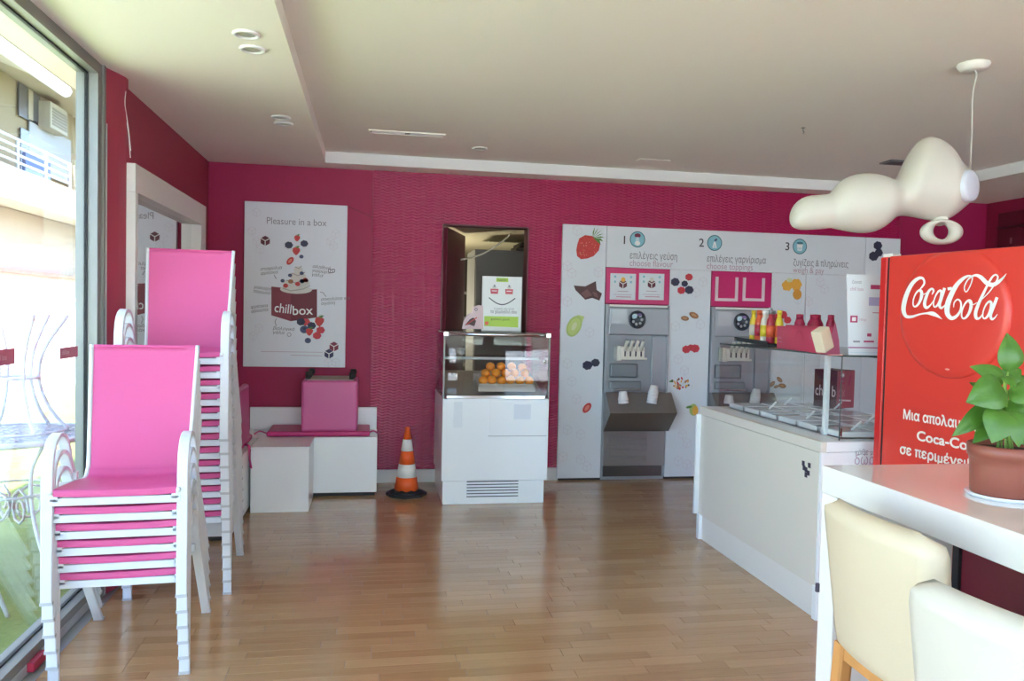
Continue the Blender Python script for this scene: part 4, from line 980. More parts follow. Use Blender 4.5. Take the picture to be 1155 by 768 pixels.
# folded leaflet shaped like a cupcake
t = thing('cupcake_leaflet', 'pale pink cupcake shaped leaflet leaning beside the smiley sign', 'leaflet', (.80, 6.28, 1.345))
def lp(x, y): v = P_y(x, y, 6.29); return (v.x, v.z)
pts = [lp(521, 371), lp(523, 362), lp(527, 355), lp(532, 352), lp(534, 346), (lp(540, 344)), lp(545, 345), lp(545, 371)]
mb = MB(); mb.prism([(p[0], max(p[1], 1.346)) for p in pts], 6.29, 6.294, axis='y'); mb.build('paper', mat('pale_pink_paper', (.72, .55, .58), .5), t)
G = Face((0, 6.29, 0)); mb = MB(); G.poly(mb, [lp(524, 367), lp(530, 360), lp(534, 358), lp(537, 362), lp(535, 368), lp(529, 366)], M_CHOC, 1); G.ell(mb, lp(537, 349), .012, .012, M_DTEXT, 1); G.ell(mb, lp(537, 349), .008, .008, mat('pale_pink_paper', (.72, .55, .58), .5), 2); mb.build('leaflet_print', None, t); mb = MB(); G.stroke(mb, [lp(526, 366), lp(538, 358)], .008, M_SBERRY, 2); mb.build('leaflet_stripe', None, t)

# ================================================================== TOPPING COUNTER
kx0, kx1, ky0, ky1, kt = 2.2, 3.10, 3.50, 4.95, .893
t = thing('topping_counter', 'long white topping counter with plain side panel and recessed kick', 'counter', (2.65, 4.2, 0))
bxo('body', M_WHITE2, t, kx0+.012, kx1, ky0+.02, ky1-.02, .165, kt-.05)
bxo('side_panel', mat('counter_side', (.70, .68, .62), .4), t, kx0, kx0+.014, ky0+.018, ky1-.01, .165, kt-.055, .002)
bxo('side_rim', mat('counter_side', (.70, .68, .62), .4), t, kx0-.002, kx0+.03, ky0, ky1, kt-.053, kt, .002)
bxo('worktop', M_WHITE, t, kx0+.03, kx1, ky0, ky1, kt-.05, kt, .002)
bxo('end_panel', M_WHITE, t, kx0+.002, kx1, ky0, ky0+.018, .165, kt-.052, .002)
bxo('end_panel', M_WHITE, t, kx0-.03, kx0+.02, ky1-.02, ky1, .165, kt-.052, .002)
bxo('kick_panel', M_WHITE2, t, kx0+.012, kx0+.03, ky0+.03, ky1-.03, 0, .165)
bxo('foot_block', M_WHITE, t, kx0-.004, kx0+.35, ky0-.01, ky0+.03, 0, .17, .002); bxo('foot_block', M_WHITE, t, kx0-.01, kx0+.02, ky1-.06, ky1-.02, 0, .165, .002)
G = Face((kx0+.0, 0, 0), -PI/2)   # side face towards -x ; u runs towards -y
G.o = Vector((kx0, ky1, 0)); mb = MB(); uu, zz = G.px(909.5, 528.5)
for dx, dz in ((-.028, .022), (.028, .022), (0, -.005), (0, -.032), (-.02, .0), (.022, -.018)): 
    G.poly(mb, [(uu+dx-.013, zz+dz-.013), (uu+dx+.013, zz+dz-.013), (uu+dx+.013, zz+dz+.013), (uu+dx-.013, zz+dz+.013)], M_DTEXT, 1.2)
mb.build('cube_sticker', None, t)
G = Face((0, ky0, 0), 0)
u_, z_ = G.px(964, 513); G.text('κάθε μέρα', .04, u_, z_, M_GTEXT, t, xs=.8)
u_, z_ = G.px(963, 524); G.text('δώρο', .072, u_, z_, M_PTEXT, t, xs=.8)
# sneeze guard glass box
gx0, gx1, gy0, gy1, gz0, gz1 = 2.32, 3.06, 3.54, 4.93, kt, 1.315
t = thing('glass_guard', 'glass sneeze guard box with dark edges on the topping counter', 'glass guard', (2.65, 4.2, kt))
bxo('side_glass', M_CASEG, t, gx0, gx0+.006, gy0, gy1, gz0, gz1); bxo('end_glass', M_CASEG, t, gx0+.006, gx1, gy0, gy0+.006, gz0, gz1); bxo('end_glass', M_CASEG, t, gx0+.006, gx1, gy1-.006, gy1, gz0, gz1)
bxo('top_glass', M_CASEG, t, gx0, gx1, gy0, gy1, gz1, gz1+.008)
bxo('glass_edge', M_GEDGE, t, gx0-.002, gx0+.002, gy0, gy1, gz1, gz1+.009); bxo('glass_edge', M_GEDGE, t, gx0, gx1, gy0-.002, gy0+.002, gz1, gz1+.009)
bxo('glass_edge', M_GEDGE, t, gx0-.001, gx0+.003, gy0-.001, gy0+.003, gz0, gz1)
bxo('glass_rail', M_GEDGE, t, gx0+.30, gx0+.305, gy0, gy1, gz1-.012, gz1)
bxo('support_post', M_WHITE, t, gx0+.03, gx0+.055, 3.72, 3.745, gz0, gz1, .003)
bxo('glass_clip', M_CHROME, t, gx0+.008, gx0+.02, 3.546, 3.556, gz0+.02, gz0+.06)
# topping tubs
tubs = []
rows = ['nearest the fridge', 'second', 'third', 'fourth', 'fifth', 'sixth']
TW, TL = .20, .20
toppings = [M_CREAMP, M_CHOC, M_CREAMP, M_NUT, M_CREAMP, M_CREAMP, M_SBERRY, M_CREAMP, M_CREAMP, M_BLACKB, M_CREAMP, M_CREAMP, M_NUT, M_CREAMP, M_CREAMP, M_CREAMP, M_CHOC, M_CREAMP]
lidm = mat('frosted_lid', (.72, .78, .82), .18); 
k = 0
for cidx, cname in enumerate(('glass side', 'middle', 'server side')):
    for ridx in range(6):
        x = gx0+.05+cidx*.225; y = gy0+.06+ridx*.215
        t = thing('topping_tub', f'white topping tub, {"nearest the fridge" if ridx == 0 else ["", "second", "third", "fourth", "fifth", "sixth"][ridx] + " from the fridge end"}, {cname} column', 'tub', (x+.1, y+.1, kt), 'topping tubs under the glass')
        MB().box(x, x+.20, y, y+.005, kt, kt+.03).box(x, x+.20, y+.185, y+.19, kt, kt+.03).box(x, x+.005, y, y+.19, kt, kt+.03).box(x+.195, x+.20, y, y+.19, kt, kt+.03).box(x, x+.2, y, y+.19, kt, kt+.006).build('tub', M_WHITE, t)
        tm_ = toppings[k]; k += 1
        if tm_ is M_CREAMP: bxo('lid', lidm, t, x+.005, x+.195, y+.005, y+.185, kt+.026, kt+.034, .003)
        else:
            bxo('lid', lidm, t, x+.005, x+.195, y+.075, y+.185, kt+.026, kt+.034, .003); bxo('topping', tm_, t, x+.01, x+.19, y+.01, y+.075, kt+.006, kt+.024, .006)
        if (cidx+ridx) % 2 == 0:
            MB().tube([(x+.10, y+.06, kt+.036), (x+.125, y+.02, kt+.085)], .006, 8).build('spoon_handle', M_WHITE, t)

gt = gz1+.008
# price box on the glass top with drinks bottles
a = P_z(826, 383, gt); b = P_z(868, 388, gt)
bx0, by0 = 2.62, 4.62
def on_top(x, y): return P_z(x, y, gt)
A = on_top(829, 384); B = on_top(866, 390)
t = thing('bottle_tray', 'small black tray holding juice bottles on the glass top', 'tray', tuple(((A+B)/2)[:2])+(gt,))
dirx = (B-A); L = dirx.length; dirx.normalize(); ang = math.atan2(dirx.y, dirx.x)
mb = MB(); mb.T = Matrix.Translation((A.x, A.y, gt)) @ Matrix.Rotation(ang, 4, 'Z'); mb.box(0, L, 0, .15, 0, .012); mb.box(0, L, -.004, 0, 0, .028); mb.build('tray', M_BLACK, t, bevel=.001)
text('fresh', .018, Vector((A.x, A.y, gt+.008))+dirx*.03-Vector((-math.sin(ang), math.cos(ang), 0))*.006, M_WTEXT, t, ang=ang)
cols = [(M_YEL, 'yellow'), (M_ORR, 'orange red'), (mat('bottle_white', (.75, .70, .62), .3), 'whitish'), (M_DKR, 'crimson')]
nrm = Vector((-math.sin(ang), math.cos(ang), 0))
for r_ in range(2):
    for i in range(4):
        p = A + dirx*(L*(.42+.16*i)) + nrm*(.038+.055*r_); hs = 1.38
        m_, nm = cols[(i+r_) % 4] if r_ == 0 else cols[(i+1) % 4]
        b_ = thing('juice_bottle', f'small {nm} juice bottle, {["front", "back"][r_]} row {["left end", "second from left", "third from left", "right end"][i]} on the black tray', 'bottle', (p.x, p.y, gt+.012), 'juice bottles on the black tray')
        MB().lathe([(r0_, z0_*hs) for r0_, z0_ in ((.0, 0), (.024, 0), (.026, .004), (.026, .095), (.022, .112), (.014, .124), (.013, .140))], 16, (p.x, p.y, gt+.012)).build('bottle', m_, b_)
        MB().lathe([(.0275, .03*hs), (.0275, .085*hs)], 16, (p.x, p.y, gt+.012)).build('bottle_label', cols[(i+2) % 4][0], b_)
        MB().lathe([(.016, .138*hs), (.016, .158*hs), (0, .158*hs)], 12, (p.x, p.y, gt+.012)).build('bottle_cap', [M_YEL, M_ORR, M_WHITE, M_STEEL][(i+r_) % 4], b_)
# pink display box with pink tubs behind
A = on_top(876, 392); B = on_top(926, 399)
dirx = (B-A); L = dirx.length; dirx.normalize(); ang = math.atan2(dirx.y, dirx.x); nrm = Vector((-math.sin(ang), math.cos(ang), 0))
PK = mat('crimson_pink_card', (.55, .03, .10), .4)
t = thing('pink_display_box', 'crimson pink card display box on the glass top', 'box', (A.x, A.y, gt))
mb = MB(); mb.T = Matrix.Translation((A.x, A.y, gt)) @ Matrix.Rotation(ang, 4, 'Z'); mb.box(0, L, 0, .004, 0, .132); mb.box(0, L, .05, .054, 0, .14); mb.box(0, .004, .004, .05, 0, .132); mb.box(L-.004, L, .004, .05, 0, .132); mb.box(.004, L-.004, .004, .05, 0, .006); mb.build('box', PK, t)
text('chill box', .022, A+dirx*.02-nrm*.003+Vector((0, 0, .055)), mat('pink_box_text', (.75, .35, .42), .5), t, ang=ang); text('frozen yogurt', .016, A+dirx*.02-nrm*.003+Vector((0, 0, .035)), mat('pink_box_text', (.75, .35, .42), .5), t, ang=ang)
mb = MB(); Gp = Face(A-nrm*.002, ang); Gp.stroke(mb, [(L*.55+.06*math.cos(a_*PI/8), .06+.05*math.sin(a_*PI/8)) for a_ in range(9)], .006, mat('pink_box_arc', (.40, .02, .07), .4), 1); mb.build('arc_print', None, t)
for i, (px_, w_, h_) in enumerate(((901, .030, .135), (918.5, .044, .12), (936, .026, .12))):
    p = P_z(px_, 391.6+i*.7, gt)
    b_ = thing('pink_canister', f'crimson plastic canister behind the pink display box, {["left narrow one", "wide middle one", "right one"][i]}', 'canister', (p.x, p.y, gt), 'crimson canisters on the glass top')
    MB().lathe([(0, 0), (w_, 0), (w_*1.05, .01), (w_*1.05, .06+.09), (w_*.75, .175), (w_*.7, .18)], 20, (p.x, p.y, gt)).build('body', mat('crimson_plastic', (.38, .02, .07), .35), b_)
    MB().lathe([(w_*.72, .178), (w_*.72, .205), (0, .207)], 18, (p.x, p.y, gt)).build('cap', mat('crimson_plastic', (.38, .02, .07), .35), b_)
# little white scale display
A = on_top(937, 401)
t = thing('white_card_block', 'small cream block tilted on the near end of the glass top', 'block', (A.x, A.y, gt))
mb = MB(); mb.T = Matrix.Translation((A.x+.01, A.y+.05, gt+.012)) @ Matrix.Rotation(.35, 4, 'Z') @ Matrix.Rotation(-.42, 4, 'Y'); mb.box(-.01, .065, 0, .06, 0, .115); mb.build('block', M_CREAM, t, bevel=.006)
mb = MB(); mb.box(A.x, A.x+.08, A.y+.02, A.y+.12, gt, gt+.005); mb.build('base', M_CHROME, t)
# poster stand
A = on_top(957.5, 402); A.y = max(A.y, 3.56)
t = thing('price_sign', 'upright white price sign standing at the near end of the glass top', 'sign', (A.x, A.y, gt))
PA = P_y(957.5, 402, A.y); PBx = PA.x+.30; zt = P_y(952, 309, A.y).z
x00 = PA.x
mb = MB(); mb.prism([(x00, gt), (x00+.30, gt), (x00+.30, zt), (x00-.028, zt)], A.y, A.y+.005, axis='y'); mb.build('sheet', mat('price_sheet', (.74, .80, .86), .35), t)
G = Face((0, A.y, 0)); mb = MB()
def gp(cx, cy): return G.px(940+cx/6.98, 290+cy/6.98)
def rect(mb, a, b, m_, k=1): p, r_ = gp(*a), gp(*b); mb = MB(); G.poly(mb, [(p[0], r_[1]), (r_[0], r_[1]), (r_[0], p[1]), (p[0], p[1])], m_, k); mb.build('price_print', None, t)
rect(mb, (293, 218), (400, 255), M_MTEXT); rect(mb, (280, 315), (400, 385), mat('print_lilac_block', (.42, .42, .66), .5)); rect(mb, (133, 460), (188, 515), M_MTEXT); rect(mb, (145, 472), (175, 503), M_WTEXT, 2)
rect(mb, (116, 706), (400, 720), mat('print_plum_line', (.42, .12, .30), .5)); rect(mb, (116, 748), (400, 754), M_CYAN); rect(mb, (155, 657), (208, 672), M_GTEXT); rect(mb, (238, 657), (318, 672), M_MTEXT); rect(mb, (265, 600), (298, 625), M_MTEXT); rect(mb, (308, 435), (400, 443), M_MTEXT)
G.text('ζύγισε', .022, *gp(145, 206), M_GTEXT, t, xs=.8); G.text('chill box', .026, *gp(130, 262), M_PTEXT, t, xs=.85); G.text('100γρ', .016, *gp(198, 500), M_PTEXT, t)
# pink leaflets between block and sign
A = on_top(947, 402)
t = thing('pink_leaflet', 'crumpled rose leaflet standing between the cream block and the price sign', 'leaflet', (A.x, A.y+.1, gt))
mb = MB(); mb.T = Matrix.Translation((A.x+.06, A.y+.16, gt+.001)) @ Matrix.Rotation(.3, 4, 'Z')
mb.prism([(-.06, 0), (.06, 0), (.05, .07), (.02, .16), (.0, .10), (-.03, .13), (-.06, .06)], 0, .005, axis='y'); mb.build('paper', mat('rose_paper', (.40, .10, .18), .5), t)
# maroon chill box cube seen through the glass
cc = P_z(943, 461, kt+.036)
t = thing('cube_display_box', 'dark maroon cube box lettered chill box inside the glass guard', 'box', (cc.x, cc.y, kt+.036))
S = .175; SH = .245; cz = math.radians(20)
mb = MB(); mb.T = Matrix.Translation((cc.x, cc.y, kt+.036)) @ Matrix.Rotation(cz, 4, 'Z')
mb.box(0, S, 0, S, 0, SH); mb.build('box', mat('box_dark_maroon', (.06, .008, .02), .4), t, bevel=.002)
mb = MB(); mb.T = Matrix.Translation((cc.x, cc.y, kt+.036)) @ Matrix.Rotation(cz, 4, 'Z'); mb.box(.003, S-.003, -.002, 0, .003, SH-.003)
mb.build('front_face', mat('rose_card', (.42, .12, .17), .4), t)
G = Face((0, 0, 0), cz-PI/2); G.o = Vector((cc.x, cc.y, kt+.036)) - G.u*S
G.text('chill b', .10, .012, .075, mat('box_lettering', (.70, .58, .60), .5), t, k=2, fit=S-.02, bold=.0008)
G2 = Face((cc.x, cc.y, kt+.036), cz); mb = MB()
G2.text('ox', .10, .008, .075, mat('box_lettering_dim', (.52, .25, .30), .5), t, k=3, fit=.07)
G2.stroke(mb, [(.02, .055), (.14, .047)], .010, M_WTEXT, 3); G2.stroke(mb, [(.02, .165), (.07, .165)], .012, M_MTEXT, 3); G2.stroke(mb, [(.02, .19), (.07, .19)], .016, M_MTEXT, 3); G2.ell(mb, (.045, .215), .018, .012, M_WTEXT, 4)
G2.stroke(mb, [(.11, .15), (.13, .21)], .012, M_MTEXT, 3); mb.build('face_print', None, t)

# ================================================================== RED FRIDGE
fa = math.radians(-82.1); A = Vector((2.40, 3.40, 0)); FH = 1.805
P0 = P_y(1000, 288, 3.42)
F = Face((2.43, 3.36, 0), fa); fwid = .92
t = thing('drinks_fridge', 'tall red drinks fridge with white script logo behind the bar table', 'fridge', (2.8, 3.0, 0))
M4 = Matrix.Translation(F.o) @ Matrix.Rotation(fa, 4, 'Z')   # local x along face, local y into the body
def fb(name, m_, x0, x1, y0, y1, z0, z1, bev=0, par=None):
    mb = MB(); mb.T = M4; mb.box(x0, x1, y0, y1, z0, z1); return mb.build(name, m_, par or t, bevel=bev)
fht = CAM.z + (P_y(1000, 289, 3.36).z-1.5)
fb('cabinet', M_RED, 0, fwid, 0, .62, .12, fht, .006)
fb('base', M_BLACK, .02, fwid-.02, .03, .6, 0, .12)
fb('door_gasket', M_BLACK, -.012, .0, .006, .61, .14, fht-.006)
fb('door', M_REDD, -.055, -.012, 0, .62, .12, fht-.002, .006)
fb('door_hinge', M_TRIMW, -.05, .01, .01, .06, fht-.002, fht+.014, .002)
p1, p2, p3 = [Vector(F.px(*p)) for p in ((1141, 335), (1074, 427), (1031, 403))]
def circum(a, b, c):
    d = 2*(a.x*(b.y-c.y)+b.x*(c.y-a.y)+c.x*(a.y-b.y)); A_, B_, C_ = a.length_squared, b.length_squared, c.length_squared
    return Vector(((A_*(b.y-c.y)+B_*(c.y-a.y)+C_*(a.y-b.y))/d, (A_*(c.x-b.x)+B_*(a.x-c.x)+C_*(b.x-a.x))/d))
c = circum(p1, p2, p3); rd = (p1-c).length; print('emblem', c, rd)
mb = MB(); prof = [(rd, 0), (rd*.995, .006), (rd*.965, .013), (rd*.90, .0165), (rd*.6, .018), (0, .018)]
if True:
    vs, fs, n_ = [], [], 64
    for (r_, h_) in prof:
        for k in range(n_):
            a_ = 2*PI*k/n_; zz = min(c[1]+r_*math.sin(a_), fht-.004); vs.append(F.o+F.u*(c[0]+r_*math.cos(a_))+Vector((0, 0, zz))+F.n*(h_+.0005))
    for i in range(len(prof)-1):
        for k in range(n_): fs.append((i*n_+k, i*n_+(k+1) % n_, (i+1)*n_+(k+1) % n_, (i+1)*n_+k))
    mb.add(vs, fs, None, True); disc = mb.build('round_emblem', M_RED, t)
mb = MB(); gg = F.px(1072, 416.5); F.ell(mb, gg, .013, .004, mat('emblem_glint', (.80, .35, .30), .15), 14.5); mb.build('painted_emblem_glint', None, t)  # pale ellipse painted on as a highlight of the emblem
KL = 17
GL = Face(F.o+F.n*.019, fa)
def lg(cx, cy): return GL.px(1010+cx/5.117, 290+cy/5.117)
def brush(mb, pts, ws, k):
    """a brush stroke: its two edges follow the lettering's own slant"""
    N = len(pts); L = []; R_ = []
    for i, p in enumerate(pts):
        a = pts[max(i-1, 0)]; b = pts[min(i+1, N-1)]; dx, dz = b[0]-a[0], b[1]-a[1]; l = math.hypot(dx, dz) or 1; w_ = max(ws[i], 3)/2*1.12
        L.append(lg(p[0]-dz/l*w_, p[1]+dx/l*w_)); R_.append(lg(p[0]+dz/l*w_, p[1]-dx/l*w_))
    vs = [GL.p(*q, k) for q in L] + [GL.p(*q, k) for q in R_]
    mb.add(vs, [(i, i+1, N+i+1, N+i) for i in range(N-1)], None)
def sp(pts, ws):
    P = smooth_path([(a, b, c) for (a, b), c in zip(pts, ws)], 5); return [(p.x, p.y) for p in P], [p.z for p in P]
LS = []
LS.append(([(140, 188), (158, 168), (168, 148), (160, 124), (135, 122), (100, 150), (72, 200), (54, 255), (48, 305), (62, 340), (95, 344), (140, 330), (180, 324), (215, 326), (245, 340), (270, 358)], [4, 9, 10, 12, 16, 20, 22, 24, 22, 18, 14, 9, 10, 22, 14, 2]))
def loop(cx, cy, rx, ry, tilt, wmin, wmax, n=12):
    pts, ws = [], []
    for i in range(n+1):
        a_ = 2*PI*i/n-.6; x, y = rx*math.cos(a_), ry*math.sin(a_); pts.append((cx+x*math.cos(tilt)-y*math.sin(tilt), cy+x*math.sin(tilt)+y*math.cos(tilt))); ws.append(wmax-(wmax-wmin)*abs(math.cos(a_*.5-1.3)))
    return pts, ws
LS.append(loop(128, 238, 20, 50, .35, 7, 17)); LS.append(([(140, 195), (160, 215), (182, 205)], [5, 5, 4]))
LS.append(([(212, 215), (222, 195), (212, 182), (193, 198), (176, 240), (170, 275), (182, 292), (205, 275), (222, 250)], [5, 10, 10, 13, 16, 17, 14, 7, 4]))
LS.append(loop(245, 240, 17, 50, .35, 7, 16)); LS.append(([(286, 178), (268, 235), (256, 275), (266, 294), (285, 280), (300, 258)], [15, 15, 15, 12, 6, 3]))
LS.append(([(303, 184), (328, 180)], [15, 15]))
LS.append(([(338, 290), (342, 262), (362, 244), (380, 262), (378, 305), (355, 340), (325, 352), (302, 325), (303, 275), (325, 215), (358, 158), (398, 120), (430, 108), (446, 118), (438, 155), (415, 198), (402, 192), (402, 165), (425, 125), (462, 105), (495, 116), (528, 148), (560, 160), (590, 148), (618, 125), (643, 95)], [4, 7, 8, 9, 11, 15, 20, 25, 28, 26, 22, 16, 9, 7, 6, 6, 6, 6, 8, 12, 20, 22, 22, 18, 12, 2]))
LS.append(loop(412, 302, 22, 55, .35, 8, 18)); LS.append(([(425, 260), (445, 275), (475, 262)], [5, 5, 4]))
LS.append(([(500, 245), (545, 200), (582, 145), (594, 115), (580, 102), (556, 122), (520, 190), (486, 262), (466, 318), (470, 352), (490, 350), (508, 325)], [4, 6, 8, 9, 9, 10, 13, 16, 18, 16, 9, 4]))
LS.append(loop(532, 305, 19, 52, .35, 7, 17)); LS.append(([(590, 232), (568, 290), (552, 335), (560, 358), (578, 348), (592, 328)], [16, 16, 16, 13, 7, 3]))
mb = MB(); sc_ = abs(lg(0, 200)[1]-lg(0, 300)[1])/100
for i, (pts, ws) in enumerate(LS):
    pp, wq = sp(pts, ws); brush(mb, pp, wq, 1+i*.12)
mb.build('script_logo', None, t)
for body, x, y, xe in (('Μια απολαυ', 1018.5, 472, 1083), ('Coca-Cola', 1034, 496, 1103), ('σε περιμένει!', 1015, 511, 1094)):
    u_, z_ = F.px(x, y); ue, _ = F.px(xe, y); full = body if 'απολαυ' not in body else 'Μια απολαυ'
    F.text(full, .062, u_, z_, M_LOGO, t, k=2, fit=ue-u_, bold=.0016)
    if 'απολαυ' in body: F.text('στική', .062, ue+.012, z_, M_LOGO, t, k=2, xs=1.2, bold=.0016)

# ================================================================== BAR TABLE
tx0, tx1, ty0, ty1, tz = 1.30, 2.06, .35, 2.06, 1.075
t = thing('bar_table', 'high glossy white bar table holding the basil pot', 'table', (1.65, 1.2, 0))
bxo('tabletop', M_TABLE, t, tx0, tx1, ty0, ty1, tz-.078, tz, .002)
bxo('end_leg', M_TABLEE, t, tx0+.002, tx0+.38, ty1-.075, ty1-.001, 0, tz-.079, .002)
bxo('end_leg', M_TABLEE, t, tx0+.002, tx0+.38, ty0+.001, ty0+.075, 0, tz-.079, .002)
bxo('added_panel', mat('dark_maroon_panel', (.16, .012, .03), .5), t, 1.69, 1.72, ty0+.08, ty1-.08, .0, tz-.079, .002)  # added panel with a black edge, darkens the space under the tabletop
bxo('added_panel_edge', M_BLACK, t, 1.679, 1.724, ty1-.10, ty1-.0755, 0, tz-.079)
def stool(x, y, rz, lb, m_):
    t = thing('bar_stool', lb, 'stool', (x, y, 0), 'leatherette bar stools at the bar table'); t.rotation_euler[2] = rz
    # local: back rest outer face looks towards -x, y across
    W, zb_, zt_ = .208, .665, 1.055
    vs, fs = [], []; ny, nz = 22, 16
    def outline(yy, side):
        # gently curved shell, thicker in the middle
        bow = .035*(yy/W)**2
        return (-.035+bow) if side == 0 else (.035+bow*.9)
    import math as _m
    rr = .055
    prof = []
    for side in (0, 1):
        for j in range(nz+1):
            v = j/nz; z = zb_+(zt_-zb_)*v; lean = -.05*(v-.1)
            # taper of width and rounded corners
            wd = W*(.92+.08*v)
            dt = min(z-zb_, zt_-z)
            if dt < rr: wd -= rr-_m.sqrt(max(0, rr*rr-(rr-dt)**2))
            for i in range(ny+1):
                s_ = -1+2*i/ny; yy = wd*s_
                edge = max(0, (abs(s_)-.88)/.12); edge2 = max(0, 1-dt/.025)
                th = .034*_m.sqrt(max(0, 1-max(edge, 0)**2))*_m.sqrt(max(0.0, 1-edge2**2)) 
                mid = .034*(yy/W)**2+lean
                vs.append((mid-th if side == 0 else mid+th, yy, z))
    K = (nz+1)*(ny+1)
    for side in (0, 1):
        for j in range(nz):
            for i in range(ny):
                a_ = side*K+j*(ny+1)+i; f_ = (a_, a_+1, a_+ny+2, a_+ny+1); fs.append(f_ if side else tuple(reversed(f_)))
    mb = MB(); mb.add(vs, fs, None, True)
    ring = [j*(ny+1) for j in range(nz+1)]; ring2 = [j*(ny+1)+ny for j in range(nz+1)]
    for rg in (ring, ring2):
        for j in range(nz): mb.f.append([rg[j], rg[j+1], K+rg[j+1], K+rg[j]]); mb.m.append(0); mb.sm.append(True)
    for j0 in (0, nz*(ny+1)):
        for i in range(ny): mb.f.append([j0+i, j0+i+1, K+j0+i+1, K+j0+i]); mb.m.append(0); mb.sm.append(True)
    mb.build('backrest', m_, t, world=False)
    MB().box(.02, .42, -.20, .20, .685, .765).build('seat', m_, t, world=False, bevel=.028, seg=4)
    MB().box(-.0, .40, -.185, .185, .64, .684).build('seat_frame', M_BEECH, t, world=False, bevel=.004)
    for sx, sy in ((0, -1), (0, 1), (1, -1), (1, 1)):
        MB().tube([(.01+sx*.38, sy*.165, .68), (-.02+sx*.44, sy*.19, 0)], 1, 8, flat=(.018, .018), side=(0, 1, 0)).build('leg', M_BEECH, t, world=False)
    for sy in (-1, 1): MB().tube([(0, sy*.178, .30), (.40, sy*.178, .30)], 1, 8, flat=(.008, .014), side=(0, 1, 0)).build('stretcher', M_BEECH, t, world=False)
    MB().tube([(.405, -.18, .22), (.405, .18, .22)], 1, 8, flat=(.012, .012), side=(1, 0, 0)).build('foot_rest', M_BEECH, t, world=False)
    return t
s1 = stool(1.18, 1.605, math.radians(-2), 'cream leatherette bar stool with beech legs by the far table corner', M_CREAM)
s2 = stool(1.025, 1.04, math.radians(12), 'paler white leatherette bar stool nearest the viewer', M_CREAM2)
MB().box(-.052, -.044, .196, .204, .80, .822).build('side_tag', M_DTEXT, s1, world=False)

# ================================================================== BASIL POT
pc = P_z(1131, 562, tz); pc = Vector((1.50, 1.66, tz))
pl = P_z(1091, 556, tz)
PR = .078
# centre so that the left silhouette meets the measured edge
dcen = Vector((pl.x, pl.y, 0)).normalized(); side_ = Vector((dcen.y, -dcen.x, 0))
pc = Vector((pl.x, pl.y, tz)) + side_*PR + dcen*.012
t = thing('basil_pot', 'basil plant in a reddish brown plastic pot on the bar table', 'plant', tuple(pc))
MB().lathe([(0, .006), (PR*.92, .006), (PR*.96, .012), (PR*1.0, .08), (PR*1.03, .098), (PR*1.08, .10), (PR*1.09, .128), (PR*1.03, .130), (PR*1.0, .112), (0, .112)], 40, pc).build('pot', M_POT, t)
MB().lathe([(0, .0), (PR*1.02, .0), (PR*1.10, .006), (PR*1.08, .010), (PR*.9, .007), (0, .007)], 36, pc).build('saucer', M_CASEG if 0 else mat('clear_saucer', (.70, .72, .78), .15), t)
MB().lathe([(0, .118), (PR*.5, .121), (PR*.99, .115)], 24, pc).build('soil', M_SOIL, t)
def leaf_mesh(length, width, fold, curl):
    n, k = 9, 6; vs, fs = [], []
    for i in range(n+1):
        v = i/n; wd = width*math.sin(PI*min(1, v**.75))**.8*(1-.15*v) if 0 < i < n else 0.0008
        for j in range(k+1):
            s_ = -1+2*j/k
            vs.append((wd*s_, length*v, -fold*abs(s_)*wd*-1 + .12*width*math.sin(v*9+j)*.25 - curl*length*v*v + (1-s_*s_)*wd*.35))
    for i in range(n):
        for j in range(k): a_ = i*(k+1)+j; fs.append((a_, a_+1, a_+k+2, a_+k+1))
    b = len(vs); vs += [(x, y, z-.0006) for x, y, z in vs]; fs += [tuple(reversed([q_+b for q_ in f])) for f in fs]
    return vs, fs
stems = [(0, 0, .05, .205), (-.03, -.02, -.05, .14), (.035, 0, .075, .15), (.0, -.03, .0, .12), (.01, .03, .04, .16)]
# leaves: measured picture positions of base and tip -> points around the pot
right = rt.copy(); right.z = 0; right.normalize(); away = Vector((fw.x, fw.y, 0)).normalized()
dist = (pc-CAM).dot(fw); mpp = dist/FPX
def at_px(x, y, dd):
    return CAM + ray(x, y)*((dist+dd))
leafs = [((1137, 419), (1139, 376), 16, -.02, 0), ((1133, 430), (1098, 412), 12, -.03, .2), ((1133, 428), (1152, 416), 12, .03, -.1), ((1131, 437), (1094, 452), 21, -.05, .35), ((1130, 462), (1121, 498), 19, -.07, 0), ((1122, 455), (1078, 490), 12, -.02, .2),
         ((1137, 440), (1168, 452), 15, -.04, -.2), ((1140, 462), (1152, 503), 15, -.07, 0), ((1136, 452), (1166, 480), 14, -.02, -.2), ((1126, 458), (1098, 430), 13, .03, 0), ((1134, 450), (1110, 470), 14, .0, .2), ((1140, 435), (1160, 425), 11, .05, 0), ((1132, 425), (1146, 436), 8, -.05, 0), ((1135, 470), (1165, 505), 14, -.05, 0), ((1130, 468), (1100, 497), 13, .02, 0)]
